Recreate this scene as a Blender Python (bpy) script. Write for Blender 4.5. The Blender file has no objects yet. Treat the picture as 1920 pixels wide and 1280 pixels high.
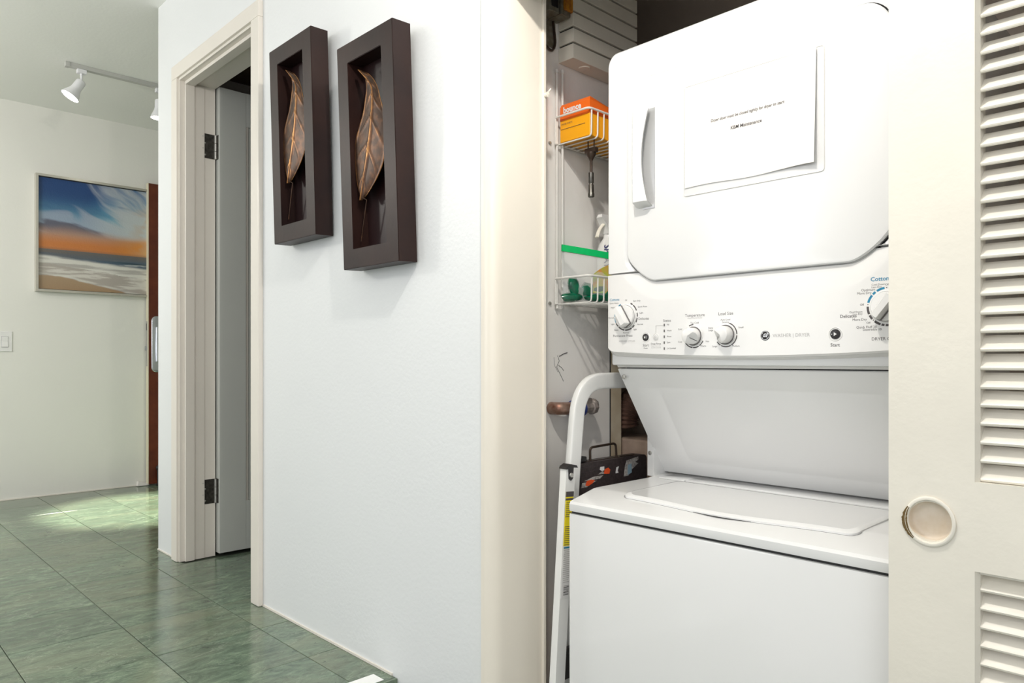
import bpy, bmesh, math, random
from math import sin, cos, pi, radians
from mathutils import Vector, Matrix, noise
random.seed(4)
S = bpy.context.scene
COL = S.collection

# ------------------------------------------------------------------ camera, world, lights, exposure
cam = bpy.data.objects.new('camera', bpy.data.cameras.new('camera'))
COL.objects.link(cam)
cam.location = (0, 0, 0.84)
cam.rotation_euler = (pi/2, 0, radians(45.96))
cam.data.sensor_width = 36
cam.data.lens = 1370/1920*36
cam.data.shift_y = 35/1920
cam.data.clip_start = 0.02
S.camera = cam
S.view_settings.view_transform = 'Standard'
S.view_settings.look = 'None'
S.view_settings.gamma = 1
S.view_settings.use_curve_mapping = False
S.view_settings.exposure = 0.13
W = bpy.data.worlds.new('world'); S.world = W; W.use_nodes = True
W.node_tree.nodes['Background'].inputs[0].default_value = (0.97, 0.98, 1.0, 1)
W.node_tree.nodes['Background'].inputs[1].default_value = 0.55

def light(name, kind, loc, power, color=(1, 1, 1), aim=None, **kw):
    d = bpy.data.lights.new(name, kind); d.energy = power; d.color = color
    for k, v in kw.items(): setattr(d, k, v)
    o = bpy.data.objects.new(name, d); COL.objects.link(o); o.location = loc
    if aim is not None:
        o.rotation_euler = (Vector(aim)-Vector(loc)).to_track_quat('-Z', 'Y').to_euler()
    return o
light('closet_lamp', 'POINT', (-0.65, 0.66, 1.97), 30, (1.0, 0.95, 0.88), shadow_soft_size=0.025)
light('window_daylight', 'AREA', (1.6, -2.6, 1.7), 34, (0.95, 0.97, 1.0), aim=(-2.2, 1.1, 0.8), shape='RECTANGLE', size=2.4, size_y=2.0)
light('closet_fill', 'POINT', (-.35, -.45, 1.70), 10, (1.0, .96, .91), shadow_soft_size=.05)  # added soft fill, set low to brighten the slatted cover under the header
light('hall_fill', 'POINT', (-3.9, -.7, 1.95), 40, (1.0, .97, .90), shadow_soft_size=.12)  # unseen fill added to lift the hall ceiling and far wall
light('hall_window', 'AREA', (-3.2, -3.4, 1.5), 30, (0.97, 0.98, 1.0), aim=(-4.8, 1.2, 1.0), shape='RECTANGLE', size=2.0, size_y=1.8)

# ------------------------------------------------------------------ helpers
class MB:
    def __init__(s): s.b = bmesh.new()
    def box(s, x0, x1, y0, y1, z0, z1, bev=0.0, seg=2):
        r = bmesh.ops.create_cube(s.b, size=1)
        vs = r['verts']
        for v in vs:
            v.co = Vector((x0+(v.co.x+.5)*(x1-x0), y0+(v.co.y+.5)*(y1-y0), z0+(v.co.z+.5)*(z1-z0)))
        if bev > 0:
            es = list({e for v in vs for e in v.link_edges})
            bmesh.ops.bevel(s.b, geom=es, offset=bev, segments=seg, profile=.6, affect='EDGES', clamp_overlap=True)
        return s
    def loops(s, L, closed=True, cap0=False, cap1=False):
        V = [[s.b.verts.new(p) for p in l] for l in L]
        n = len(V[0])
        for a, c in zip(V, V[1:]):
            for i in range(n if closed else n-1):
                j = (i+1) % n
                try: s.b.faces.new((a[i], a[j], c[j], c[i]))
                except ValueError: pass
        if cap0: s.b.faces.new(V[0][::-1])
        if cap1: s.b.faces.new(V[-1])
        return s
    def prism(s, pts, axis, a, b):
        def P(p, t):
            return {'x': (t, p[0], p[1]), 'y': (p[0], t, p[1]), 'z': (p[0], p[1], t)}[axis]
        return s.loops([[P(p, a) for p in pts], [P(p, b) for p in pts]], True, True, True)
    def tube(s, path, r, n=8, caps=True, flat=None, closed=False, sq=1.0):
        pts = [Vector(p) for p in path]; N = len(pts); L = []
        ref = None
        for i, p in enumerate(pts):
            t = ((pts[(i+1) % N] if (closed or i < N-1) else p)-(pts[i-1] if (closed or i > 0) else p)).normalized()
            if ref is None:
                ref = Vector((1, 0, 0)) if abs(t.x) < .8 else Vector((0, 0, 1))
                if flat is not None: ref = Vector(flat)
            u = (ref-t*ref.dot(t)).normalized(); v = t.cross(u); ref = u
            rr = r[i] if isinstance(r, (list, tuple)) and not isinstance(r, tuple) else r
            ru, rv = rr if isinstance(rr, tuple) else (rr, rr)
            L.append([p+u*math.copysign(abs(cos(2*pi*k/n))**sq, cos(2*pi*k/n))*ru+v*math.copysign(abs(sin(2*pi*k/n))**sq, sin(2*pi*k/n))*rv for k in range(n)])
        if closed: L.append(L[0]); return s.loops(L)
        return s.loops(L, True, caps, caps)
    def lathe(s, prof, c, axis='y', n=32, sgn=1):
        L = []
        c = Vector(c)
        for r, h in prof:
            r = max(r, 1e-5); l = []
            for k in range(n):
                a = 2*pi*k/n; q = (cos(a)*r, sin(a)*r)
                l.append(c+{'y': Vector((q[0], h*sgn, q[1])), 'z': Vector((q[0], q[1], h*sgn)), 'x': Vector((h*sgn, q[0], q[1]))}[axis])
            L.append(l)
        return s.loops(L, True, True, True)
    def blob(s, c, r, rot=None, sub=2, jit=0):
        q = bmesh.ops.create_icosphere(s.b, subdivisions=sub, radius=1)
        M = Matrix.Translation(c) @ (rot.to_matrix().to_4x4() if rot else Matrix()) @ Matrix.Diagonal((*r, 1))
        for v in q['verts']:
            if jit: v.co *= 1+jit*noise.noise(v.co*2.3+Vector(c)*30)
            v.co = M @ v.co
        return s
    def quad(s, *p):
        s.b.faces.new([s.b.verts.new(q) for q in p]); return s
    def grid(s, P):
        V = [[s.b.verts.new(p) for p in row] for row in P]
        for a, c in zip(V, V[1:]):
            for i in range(len(a)-1): s.b.faces.new((a[i], a[i+1], c[i+1], c[i]))
        return s
    def text(s, body, x, y, z, size, align='CENTER', shear=0.0, face='-Y', bold=0.0, sx=1.0):
        cu = bpy.data.curves.new('t', 'FONT'); cu.body = body; cu.size = size
        cu.align_x = align; cu.align_y = 'CENTER'; cu.shear = shear; cu.resolution_u = 2; cu.offset = bold
        o = bpy.data.objects.new('t', cu); COL.objects.link(o)
        dg = bpy.context.evaluated_depsgraph_get(); me = bpy.data.meshes.new_from_object(o.evaluated_get(dg))
        M = {'-Y': lambda v: (x+v.x*sx, y, z+v.y), '+X': lambda v: (x, y+v.x*sx, z+v.y), '+Xr': lambda v: (x, y-v.y, z+v.x*sx)}[face]
        vs = [s.b.verts.new(M(v.co)) for v in me.vertices]
        for p in me.polygons:
            try: s.b.faces.new([vs[i] for i in p.vertices])
            except ValueError: pass
        bpy.data.objects.remove(o); bpy.data.curves.remove(cu); bpy.data.meshes.remove(me)
        return s
    def mesh(s, name, mat, smooth=False, centre=True, norm=True):
        if norm: bmesh.ops.recalc_face_normals(s.b, faces=s.b.faces)
        vs = s.b.verts; c = Vector((0, 0, 0))
        if centre and len(vs):
            c = Vector([(min(v.co[i] for v in vs)+max(v.co[i] for v in vs))/2 for i in range(3)])
            for v in vs: v.co -= c
        me = bpy.data.meshes.new(name); s.b.to_mesh(me); s.b.free()
        if smooth:
            me.polygons.foreach_set('use_smooth', [True]*len(me.polygons))
            try: me.set_sharp_from_angle(angle=radians(smooth if smooth is not True else 40))
            except Exception: pass
        me.materials.append(mat)
        return me, c
    def build(s, name, mat, parent=None, smooth=False, norm=True):
        me, c = s.mesh(name, mat, smooth, norm=norm)
        o = bpy.data.objects.new(name, me); COL.objects.link(o)
        place(o, c, parent)
        return o
WL = {}
def place(o, c, parent):
    WL[o.name] = Vector(c)
    if parent is not None:
        o.parent = parent; o.location = Vector(c)-WL[parent.name]
    else: o.location = c
def tag(o, label=None, cat=None, group=None, kind=None):
    if label: o['label'] = label
    if cat: o['category'] = cat
    if group: o['group'] = group
    if kind: o['kind'] = kind
    return o
def empty(name, loc, label, cat, group=None):
    o = bpy.data.objects.new(name, None); o.empty_display_size = .05; COL.objects.link(o)
    place(o, loc, None); return tag(o, label, cat, group)
def arc(cx, cy, r, a0, a1, n=8):
    return [(cx+r*cos(radians(a0+(a1-a0)*i/n)), cy+r*sin(radians(a0+(a1-a0)*i/n))) for i in range(n+1)]
def bend(pts, r, n=6):
    """polyline with rounded corners"""
    P = [Vector(p) for p in pts]; out = [P[0]]
    for a, b, c in zip(P, P[1:], P[2:]):
        d0 = (a-b); d1 = (c-b); q = min(r, d0.length*.49, d1.length*.49)
        p0 = b+d0.normalized()*q; p1 = b+d1.normalized()*q
        for i in range(n+1):
            t = i/n; out.append(p0*(1-t)**2+b*2*t*(1-t)+p1*t*t)
    out.append(P[-1]); return out

# ------------------------------------------------------------------ materials
def mat(name, col, rough=.5, metal=0, noise_scale=0, noise_amt=.08, bump=0, bump_scale=200, coat=0, spec=.5, emit=None, estr=0, alpha=1, trans=0, ior=1.45, col2=None):
    m = bpy.data.materials.new(name); m.use_nodes = True
    nt = m.node_tree; N = nt.nodes; L = nt.links; b = N['Principled BSDF']
    b.inputs['Base Color'].default_value = (*col, 1); b.inputs['Roughness'].default_value = rough
    b.inputs['Metallic'].default_value = metal; b.inputs['Coat Weight'].default_value = coat
    b.inputs['Specular IOR Level'].default_value = spec; b.inputs['Alpha'].default_value = alpha
    b.inputs['Transmission Weight'].default_value = trans; b.inputs['IOR'].default_value = ior
    if emit: b.inputs['Emission Color'].default_value = (*emit, 1); b.inputs['Emission Strength'].default_value = estr
    g = N.new('ShaderNodeNewGeometry')
    if noise_scale:
        n = N.new('ShaderNodeTexNoise'); n.inputs['Scale'].default_value = noise_scale; n.inputs['Detail'].default_value = 5
        L.new(g.outputs['Position'], n.inputs['Vector'])
        mr = N.new('ShaderNodeMapRange'); mr.inputs['From Min'].default_value = .3; mr.inputs['From Max'].default_value = .7
        L.new(n.outputs['Fac'], mr.inputs['Value'])
        mx = N.new('ShaderNodeMix'); mx.data_type = 'RGBA'
        c2 = col2 or tuple(c*(1-noise_amt) for c in col)
        mx.inputs['A'].default_value = (*col, 1); mx.inputs['B'].default_value = (*c2, 1)
        L.new(mr.outputs[0], mx.inputs['Factor']); L.new(mx.outputs['Result'], b.inputs['Base Color'])
    if bump:
        n2 = N.new('ShaderNodeTexNoise'); n2.inputs['Scale'].default_value = bump_scale; n2.inputs['Detail'].default_value = 3
        L.new(g.outputs['Position'], n2.inputs['Vector'])
        bp = N.new('ShaderNodeBump'); bp.inputs['Strength'].default_value = bump; bp.inputs['Distance'].default_value = .002
        L.new(n2.outputs['Fac'], bp.inputs['Height']); L.new(bp.outputs[0], b.inputs['Normal'])
    return m

M_wall = mat('wall_paint', (.80, .815, .82), .42, bump=.25, bump_scale=90, noise_scale=1.2, noise_amt=.02)
M_far = mat('hall_wall_paint', (.80, .79, .74), .5, bump=.25, bump_scale=60, noise_scale=1.5, noise_amt=.03)
M_ceil = mat('ceiling_paint', (.88, .88, .85), .7, bump=.3, bump_scale=60)
M_trim = mat('cream_gloss_trim', (.80, .75, .68), .3, noise_scale=3, noise_amt=.04, bump=.1, bump_scale=60)
M_post = mat('cream_closet_frame', (.86, .80, .70), .25, noise_scale=2.5, noise_amt=.05, bump=.12, bump_scale=40)
M_louv = mat('aged_cream_door_paint', (.81, .77, .68), .38, noise_scale=6, noise_amt=.07, bump=.2, bump_scale=80)
M_leafdoor = mat('pale_door_paint', (.66, .67, .63), .35, noise_scale=3, noise_amt=.04)
M_closet = mat('dirty_closet_paint', (.94, .92, .89), .42, noise_scale=4, col2=(.88, .845, .80), bump=.3, bump_scale=50)
M_closetpost = mat('yellowed_corner_board', (.68, .60, .46), .5, noise_scale=14, col2=(.50, .40, .26))
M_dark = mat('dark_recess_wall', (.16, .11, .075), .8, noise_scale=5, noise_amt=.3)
M_back = mat('brown_closet_back', (.78, .66, .57), .75, noise_scale=3, noise_amt=.15)
M_white = mat('white_enamel', (.79, .79, .785), .16, coat=.3)
M_white2 = mat('white_plastic', (.80, .79, .775), .22, coat=.2)
M_panel = mat('pale_enamel_panel', (.82, .82, .81), .22)
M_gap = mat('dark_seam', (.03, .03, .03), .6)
M_grout = mat('dark_grout', (.07, .085, .06), .8)
M_ink = mat('charcoal_print', (.09, .08, .08), .6)
M_grey_ink = mat('grey_print', (.42, .41, .40), .6)
M_blue_ink = mat('teal_blue_print', (.02, .22, .38), .5)
M_btn = mat('black_button', (.025, .022, .022), .25)
M_knobdk = mat('knob_grey_side', (.16, .15, .15), .3)
M_ring = mat('silver_ring', (.62, .62, .62), .25, metal=.6)
M_wire = mat('white_coated_wire', (.82, .80, .76), .35)
M_frame = mat('bronze_lacquer', (.014, .006, .0055), .42, spec=.35, noise_scale=7, col2=(.028, .011, .008), bump=.12, bump_scale=60)
M_frame_in = mat('dark_maroon_backing', (.018, .006, .006), .4)
M_steel = mat('aged_steel', (.22, .21, .19), .35, metal=.9, noise_scale=90, noise_amt=.5)
M_chrome = mat('brushed_chrome', (.60, .62, .65), .22, metal=.9)
M_wood = mat('red_brown_door_wood', (.15, .035, .014), .3, noise_scale=12, col2=(.09, .018, .008))
M_doorcream = mat('cream_door_edge', (.70, .66, .50), .45)
M_silver = mat('champagne_frame', (.66, .63, .56), .25, metal=.75)
M_black = mat('black_edge', (.01, .01, .012), .4)
M_orange = mat('orange_card', (.88, .16, .015), .4)
M_yellow = mat('amber_card', (.95, .42, .01), .4)
M_carton = mat('brown_cardboard', (.52, .36, .20), .8, noise_scale=20, noise_amt=.1)
M_paper = mat('paper', (.84, .80, .76), .55)
M_sleeve = mat('clear_sleeve', (.95, .95, .95), .06, alpha=.22, spec=.8)
M_bag = mat('clear_bag_film', (.92, .93, .92), .08, alpha=.27, spec=1.0, bump=1.0, bump_scale=60)
M_green = mat('green_zip_strip', (.0, .50, .13), .3)
M_gdark = mat('dark_green_pouch', (.0, .060, .032), .2, noise_scale=40, col2=(.0, .17, .08), coat=.6)
M_lime = mat('lime_label', (.22, .62, .06), .3, noise_scale=30, col2=(.75, .15, .08))
M_chime = mat('grey_cream_plastic', (.90, .85, .74), .45)
M_copper = mat('tarnished_copper', (.24, .09, .055), .4, metal=.6, noise_scale=60, col2=(.45, .32, .25))
M_bluev = mat('blue_valve_band', (.03, .05, .20), .5)
M_valve = mat('grey_valve_body', (.42, .37, .34), .5, metal=.4, noise_scale=60, noise_amt=.5)
M_case = mat('black_scuffed_case', (.030, .022, .022), .45, noise_scale=120, col2=(.06, .045, .045), bump=.3, bump_scale=150)
M_red = mat('orange_red_sticker', (.85, .10, .02), .5)
M_lblue = mat('pale_blue_sticker', (.35, .52, .62), .6)
M_torn = mat('torn_paper_residue', (.62, .60, .56), .8, noise_scale=150, col2=(.20, .17, .16))
M_block = mat('beige_foam_block', (.62, .48, .38), .8, noise_scale=18, col2=(.42, .30, .23))
M_duct = mat('brown_corrugated_duct', (.20, .12, .09), .35, metal=.3)
M_ladder = mat('white_step_stool_enamel', (.84, .84, .82), .25, coat=.2)
M_rubber = mat('black_plastic', (.02, .018, .018), .35)
M_ylabel = mat('yellow_label', (.95, .78, .02), .5)
M_wlabel = mat('white_label', (.78, .77, .76), .5)
M_lamp = mat('white_lamp_metal', (.80, .80, .82), .3)
M_glow = mat('lit_lamp_face', (1, 1, 1), .5, emit=(1.0, .97, .88), estr=14)
M_track = mat('grey_track_metal', (.50, .50, .47), .4)
M_tape = mat('white_anti_slip_tape', (.92, .92, .92), .5, bump=.4, bump_scale=400)
M_nickel = mat('dull_nickel', (.50, .49, .46), .35, metal=.8)
M_amber = mat('amber_capacitor', (.30, .07, .012), .3, noise_scale=70, col2=(.70, .32, .02))
M_rust = mat('rusty_bracket', (.30, .29, .24), .5, metal=.5, noise_scale=60, col2=(.18, .15, .10))
M_chip = mat('brown_chipped_paint', (.14, .09, .03), .8)
M_tan = mat('worn_cup_paint', (.78, .70, .60), .5, noise_scale=30, col2=(.64, .52, .38))
M_blackmetal = mat('dark_tool_metal', (.09, .065, .05), .3, metal=.7)

# marble
def marble():
    m = bpy.data.materials.new('green_slate_marble'); m.use_nodes = True
    nt = m.node_tree; N = nt.nodes; L = nt.links; b = N['Principled BSDF']
    g = N.new('ShaderNodeNewGeometry'); oi = N.new('ShaderNodeObjectInfo')
    off = N.new('ShaderNodeVectorMath'); off.operation = 'MULTIPLY_ADD'
    cb = N.new('ShaderNodeCombineXYZ')
    for i in range(3): L.new(oi.outputs['Random'], cb.inputs[i])
    L.new(cb.outputs[0], off.inputs[0]); off.inputs[1].default_value = (3, 7, 5); L.new(g.outputs['Position'], off.inputs[2])
    mp = N.new('ShaderNodeMapping'); mp.inputs['Scale'].default_value = (2.6, 1.1, 1); mp.inputs['Rotation'].default_value = (0, 0, radians(8))
    L.new(off.outputs[0], mp.inputs['Vector'])
    def ns(sc, det, dist, rough=.6, src=mp):
        n = N.new('ShaderNodeTexNoise'); n.inputs['Scale'].default_value = sc; n.inputs['Detail'].default_value = det
        n.inputs['Distortion'].default_value = dist; n.inputs['Roughness'].default_value = rough
        L.new(src.outputs[0], n.inputs['Vector']); return n
    n1 = ns(11.0, 12, .7, .85)
    r1 = N.new('ShaderNodeValToRGB'); e = r1.color_ramp.elements
    e[0].position = .34; e[0].color = (.038, .070, .045, 1); e[1].position = .70; e[1].color = (.36, .45, .32, 1)
    x = e.new(.44); x.color = (.100, .142, .100, 1); x = e.new(.56); x.color = (.160, .225, .155, 1)
    L.new(n1.outputs['Fac'], r1.inputs['Fac'])
    n2 = ns(1.6, 5, .8)
    r2 = N.new('ShaderNodeValToRGB'); e = r2.color_ramp.elements
    e[0].position = .46; e[0].color = (0, 0, 0, 1); e[1].position = .68; e[1].color = (.6, .6, .6, 1)
    L.new(n2.outputs['Fac'], r2.inputs['Fac'])
    mx = N.new('ShaderNodeMix'); mx.data_type = 'RGBA'; mx.inputs['B'].default_value = (.23, .25, .17, 1)
    L.new(r2.outputs[0], mx.inputs['Factor']); L.new(r1.outputs[0], mx.inputs['A'])
    # dark flecks, pale veins
    n3 = ns(9, 6, 2.5)
    r3 = N.new('ShaderNodeValToRGB'); e = r3.color_ramp.elements
    e[0].position = .30; e[0].color = (.9, .9, .9, 1); e[1].position = .36; e[1].color = (0, 0, 0, 1)
    L.new(n3.outputs['Fac'], r3.inputs['Fac'])
    mx2 = N.new('ShaderNodeMix'); mx2.data_type = 'RGBA'; mx2.inputs['B'].default_value = (.06, .085, .065, 1)
    L.new(r3.outputs[0], mx2.inputs['Factor']); L.new(mx.outputs['Result'], mx2.inputs['A'])
    n4 = ns(2.2, 8, 1.2)
    r4 = N.new('ShaderNodeValToRGB'); e = r4.color_ramp.elements
    e[0].position = .494; e[0].color = (0, 0, 0, 1); e[1].position = .506; e[1].color = (0, 0, 0, 1); x = e.new(.5); x.color = (.3, .3, .3, 1)
    L.new(n4.outputs['Fac'], r4.inputs['Fac'])
    mx3 = N.new('ShaderNodeMix'); mx3.data_type = 'RGBA'; mx3.inputs['B'].default_value = (.50, .55, .45, 1)
    L.new(r4.outputs[0], mx3.inputs['Factor']); L.new(mx2.outputs['Result'], mx3.inputs['A'])
    hs = N.new('ShaderNodeHueSaturation'); mr = N.new('ShaderNodeMapRange'); mr.inputs['To Min'].default_value = .88; mr.inputs['To Max'].default_value = 1.12
    L.new(oi.outputs['Random'], mr.inputs['Value']); L.new(mr.outputs[0], hs.inputs['Value']); L.new(mx3.outputs['Result'], hs.inputs['Color'])
    L.new(hs.outputs[0], b.inputs['Base Color'])
    b.inputs['Roughness'].default_value = .13; b.inputs['Specular IOR Level'].default_value = .55
    bp = N.new('ShaderNodeBump'); bp.inputs['Strength'].default_value = .12; bp.inputs['Distance'].default_value = .001
    L.new(n1.outputs['Fac'], bp.inputs['Height']); L.new(bp.outputs[0], b.inputs['Normal'])
    return m
M_marble = marble()

# brushed metallic leaf
def leafmat():
    m = bpy.data.materials.new('gilded_dark_metal_leaf'); m.use_nodes = True
    nt = m.node_tree; N = nt.nodes; L = nt.links; b = N['Principled BSDF']
    a = N.new('ShaderNodeAttribute'); a.attribute_name = 'Gilt'
    g = N.new('ShaderNodeNewGeometry'); n = N.new('ShaderNodeTexNoise'); n.inputs['Scale'].default_value = 45; n.inputs['Detail'].default_value = 6
    L.new(g.outputs['Position'], n.inputs['Vector'])
    ad = N.new('ShaderNodeMath'); ad.operation = 'MULTIPLY_ADD'; ad.inputs[1].default_value = .7
    L.new(n.outputs['Fac'], ad.inputs[0]); L.new(a.outputs['Fac'], ad.inputs[2])
    r = N.new('ShaderNodeValToRGB'); e = r.color_ramp.elements
    e[0].position = .36; e[0].color = (.045, .022, .012, 1); e[1].position = 1.0; e[1].color = (.62, .30, .09, 1)
    x = e.new(.58); x.color = (.14, .06, .025, 1)
    L.new(ad.outputs[0], r.inputs['Fac']); L.new(r.outputs[0], b.inputs['Base Color'])
    b.inputs['Metallic'].default_value = .55; b.inputs['Roughness'].default_value = .38
    return m
M_leaf = leafmat()

# ------------------------------------------------------------------ SETTING
YW = 1.125; XF = -5.25; CH = 2.40; LOW = -0.40; XS = -1.30
def struct(mb, name, m, parent=None, smooth=False):
    o = mb.build(name, m, parent, smooth)
    if parent is None: o['kind'] = 'structure'
    return o
# hall floor with tiles
fl = struct(MB().box(XF-.1, -1.605, -1.2, 3.3, -.12, -.003), 'floor', M_grout)
P = .305; G = .0012
def tile_mesh(w, d):
    b = MB(); b.box(-w/2+G, w/2-G, -d/2+G, d/2-G, -.006, .0, bev=.0008, seg=1)
    return b.mesh('tile', M_marble, centre=False)[0]
tm = {}
def tile(x0, x1, y0, y1):
    k = (round(x1-x0, 3), round(y1-y0, 3))
    if k[0] < .01 or k[1] < .01: return
    if k not in tm: tm[k] = tile_mesh(*k)
    o = bpy.data.objects.new('tile', tm[k]); COL.objects.link(o)
    place(o, ((x0+x1)/2, (y0+y1)/2, random.uniform(-.0003, .0001)), fl)
xs = [XF]; x = -1.89
while x > XF: xs.append(x); x -= P
xs.append(-1.606); xs.sort()
ys = [-1.2]; y = 1.0225
while y > -1.2: ys.append(y); y -= P
y = 1.0225+P
while y < 3.25: ys.append(y); y += P
ys.append(3.3); ys.sort()
for a, b in zip(xs, xs[1:]):
    for c, d in zip(ys, ys[1:]):
        if c >= 1.0 and not (b <= -3.41 or (a > -3.4 and b < -2.1 and d < 2.4)):
            if c < 1.1: tile(a, b, c, YW)
            continue
        if b > -2.2 and c > 1.1: continue
        tile(a, b, c, d)
# lower landing floor
fl2 = struct(MB().box(-1.605, 1.6, -1.6, 2.3, LOW-.1, LOW), 'floor', M_marble)
struct(MB().box(-1.606, -1.598, -1.2, YW-.001, LOW, -.0005), 'trim_1', M_marble)
tag(MB().box(-1.662, -1.613, -.6, 1.092, .0004, .0016, bev=.0004, seg=1).build('tread_tape', M_tape), 'short white anti-slip strip on the green step edge', 'tape')
# long wall with doorway
DX0, DX1, DZ = -3.155, -2.445, 2.015
wb = MB()
wb.box(-3.42, DX0, YW, 1.265, 0, CH); wb.box(DX0, DX1, YW, 1.265, DZ, CH); wb.box(DX1, -1.245, YW, 1.265, LOW, CH)
struct(wb, 'wall_front', M_wall)
# left return beyond the corner
struct(MB().box(-3.42, -3.36, 1.266, 3.3, 0, CH), 'wall_hall', M_wall)
struct(MB().box(XF-.1, XF, -1.2, 3.3, 0, CH), 'wall_left', M_far)
struct(MB().box(XF, -3.42, 3.2, 3.3, 0, CH), 'wall_end', M_far)
struct(MB().box(XF-.1, 1.3, -1.6, 3.3, CH, CH+.08), 'ceiling', M_ceil)
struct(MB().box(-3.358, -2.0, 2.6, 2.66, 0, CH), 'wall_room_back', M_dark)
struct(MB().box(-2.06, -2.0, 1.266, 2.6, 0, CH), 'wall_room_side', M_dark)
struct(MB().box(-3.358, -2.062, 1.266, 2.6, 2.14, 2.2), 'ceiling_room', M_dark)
# thin caulk trims along the floor
struct(MB().box(-2.385, -1.62, YW-.004, YW, .0006, .007), 'baseboard_front', M_trim)
struct(MB().box(XF, XF+.006, -1.2, 3.2, .0006, .008), 'baseboard_left', M_trim)
struct(MB().box(-3.42, -3.212, YW-.004, YW, .0006, .006), 'baseboard_corner', M_trim)

# --- doorway 2 : frame + leaf
d2 = struct(MB().box(DX0, DX0+.013, YW-.008, 1.265, .001, DZ-.012), 'door_2', M_trim)
def dpart(mb, name, m=M_trim, lab=None, smooth=False):
    o = mb.build(name, m, d2, smooth)
    if lab: o['label'] = lab
    return o
dpart(MB().box(DX1-.012, DX1, YW-.008, 1.265, .001, DZ-.012), 'jamb')
dpart(MB().box(DX0, DX1, YW-.008, 1.265, DZ-.012, DZ), 'head_jamb')
dpart(MB().box(DX0+.013, DX0+.026, YW+.012, 1.175, .001, DZ-.026, bev=.002), 'door_stop')
dpart(MB().box(DX1-.025, DX1-.012, YW+.012, 1.175, .001, DZ-.026, bev=.002), 'door_stop')
dpart(MB().box(DX0+.013, DX1-.012, YW+.012, 1.175, DZ-.026, DZ-.012, bev=.002), 'door_stop')
dpart(MB().box(DX0+.013, DX0+.017, 1.178, 1.2185, .001, DZ-.018, bev=.001), 'door_stop')
def casing(x0, x1, z0, z1, horiz, nm='casing'):
    b = MB()
    if not horiz: b.box(x0, x1, YW-.018, YW, z0, z1, bev=.003)
    else: b.box(x0, x1, YW-.018, YW, z0, z1, bev=.003)
    return dpart(b, nm)
casing(-3.210, -3.150, .001, 2.0125, False); casing(-2.4465, -2.3865, .001, 2.0125, False); casing(-3.210, -2.3865, 2.0128, 2.070, True)
# leaf, swung open into the room
lf = MB()
LX0, LX1, LY0, LY1, LZ0, LZ1 = -3.153, -3.114, 1.272, 1.985, .014, 2.008
lf.box(LX0, LX1, LY0, LY0+.118, LZ0, LZ1, bev=.0015); lf.box(LX0, LX1, LY1-.118, LY1, LZ0, LZ1, bev=.0015)
leaf = dpart(lf, 'door_leaf', M_leafdoor)
def lpart(mb, name, m=M_leafdoor):
    return mb.build(name, m, leaf)
lpart(MB().box(LX0, LX1, LY0+.118, LY1-.118, 1.862, LZ1), 'rail'); lpart(MB().box(LX0, LX1, LY0+.118, LY1-.118, LZ0, .225), 'rail')
lpart(MB().box(LX0+.01, LX1-.010, LY0+.118, LY1-.118, .225, 1.862), 'panel')
lpart(MB().box(LX1-.010, LX1-.004, LY0+.118, LY0+.128, .225, 1.862), 'panel_bead', M_trim)
for zc in (1.752, .280):
    h = dpart(MB().box(DX0+.0131, DX0+.0155, 1.198, 1.262, zc-.052, zc+.052, bev=.0005, seg=1), 'hinge', M_steel)
    MB().box(LX0+.003, LX0+.030, LY0-.0015, LY0+.0005, zc-.052, zc+.052).build('hinge_plate', M_steel, h)
    kb = MB()
    for i in range(3): kb.lathe([(0, 0), (.0058, .0004), (.0058, .0330), (0, .0334)], (DX0+.0165, 1.2655, zc-.051+i*.0343), 'z', 12)
    kb.build('hinge_knuckle', M_nickel, h, True)
    sb = MB()
    for q, (yy, zz) in enumerate([(1.212, .038), (1.222, .012), (1.212, -.012), (1.222, -.038)]):
        sb.lathe([(0, 0), (.0042, 0), (.003, .0014), (0, .0018)], (DX0+.0155, yy, zc+zz), 'x', 10)
    sb.build('screws', M_nickel, h, True)

# --- entrance door 3 standing open against the far wall
ex0, ex1, ey0 = -5.235, -5.192, 1.644
d3 = struct(MB().box(ex0, ex1, ey0+.004, 2.56, .012, 2.022, bev=.002), 'door_3', M_wood)
e = MB().box(ex0-.001, ex1-.003, ey0, ey0+.004, .012, 2.024).build('edge_strip', M_doorcream, d3); e['label'] = 'cream painted edge'
lk = MB().box(ex0+.006, ex0+.030, ey0-.0018, ey0, .80, 1.10, bev=.0006, seg=1).build('lock_plate', M_nickel, d3)
MB().box(ex0+.010, ex0+.022, ey0-.012, ey0-.0018, .905, .935, bev=.002).build('latch', M_chrome, lk)
MB().box(ex0+.011, ex0+.021, ey0-.003, ey0-.0018, 1.04, 1.085).build('deadbolt_slot', M_black, lk)
# escutcheon: long rounded plate on the wooden face
def rrect(u0, u1, v0, v1, r, n=6):
    return arc(u1-r, v1-r, r, 0, 90, n)+arc(u0+r, v1-r, r, 90, 180, n)+arc(u0+r, v0+r, r, 180, 270, n)+arc(u1-r, v0+r, r, 270, 360, n)
pl = MB()
o1 = rrect(ey0+.020, ey0+.115, .760, 1.135, .030)
o2 = rrect(ey0+.026, ey0+.109, .766, 1.129, .026)
pl.loops([[(ex1, p[0], p[1]) for p in o1], [(ex1+.004, p[0], p[1]) for p in o1], [(ex1+.007, p[0], p[1]) for p in o2]], True, True, True)
esc = pl.build('escutcheon', M_chrome, d3, True)
hd = MB(); q1 = rrect(ey0+.042, ey0+.098, .825, 1.065, .008); q2 = rrect(ey0+.047, ey0+.093, .830, 1.060, .008)
hd.loops([[(ex1+.006, p[0], p[1]) for p in q1], [(ex1+.026-.010*sin((p[1]-.82)/.25*pi), p[0], p[1]) for p in q1], [(ex1+.030-.010*sin((p[1]-.82)/.25*pi), p[0], p[1]) for p in q2]], True, True, True)
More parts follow.
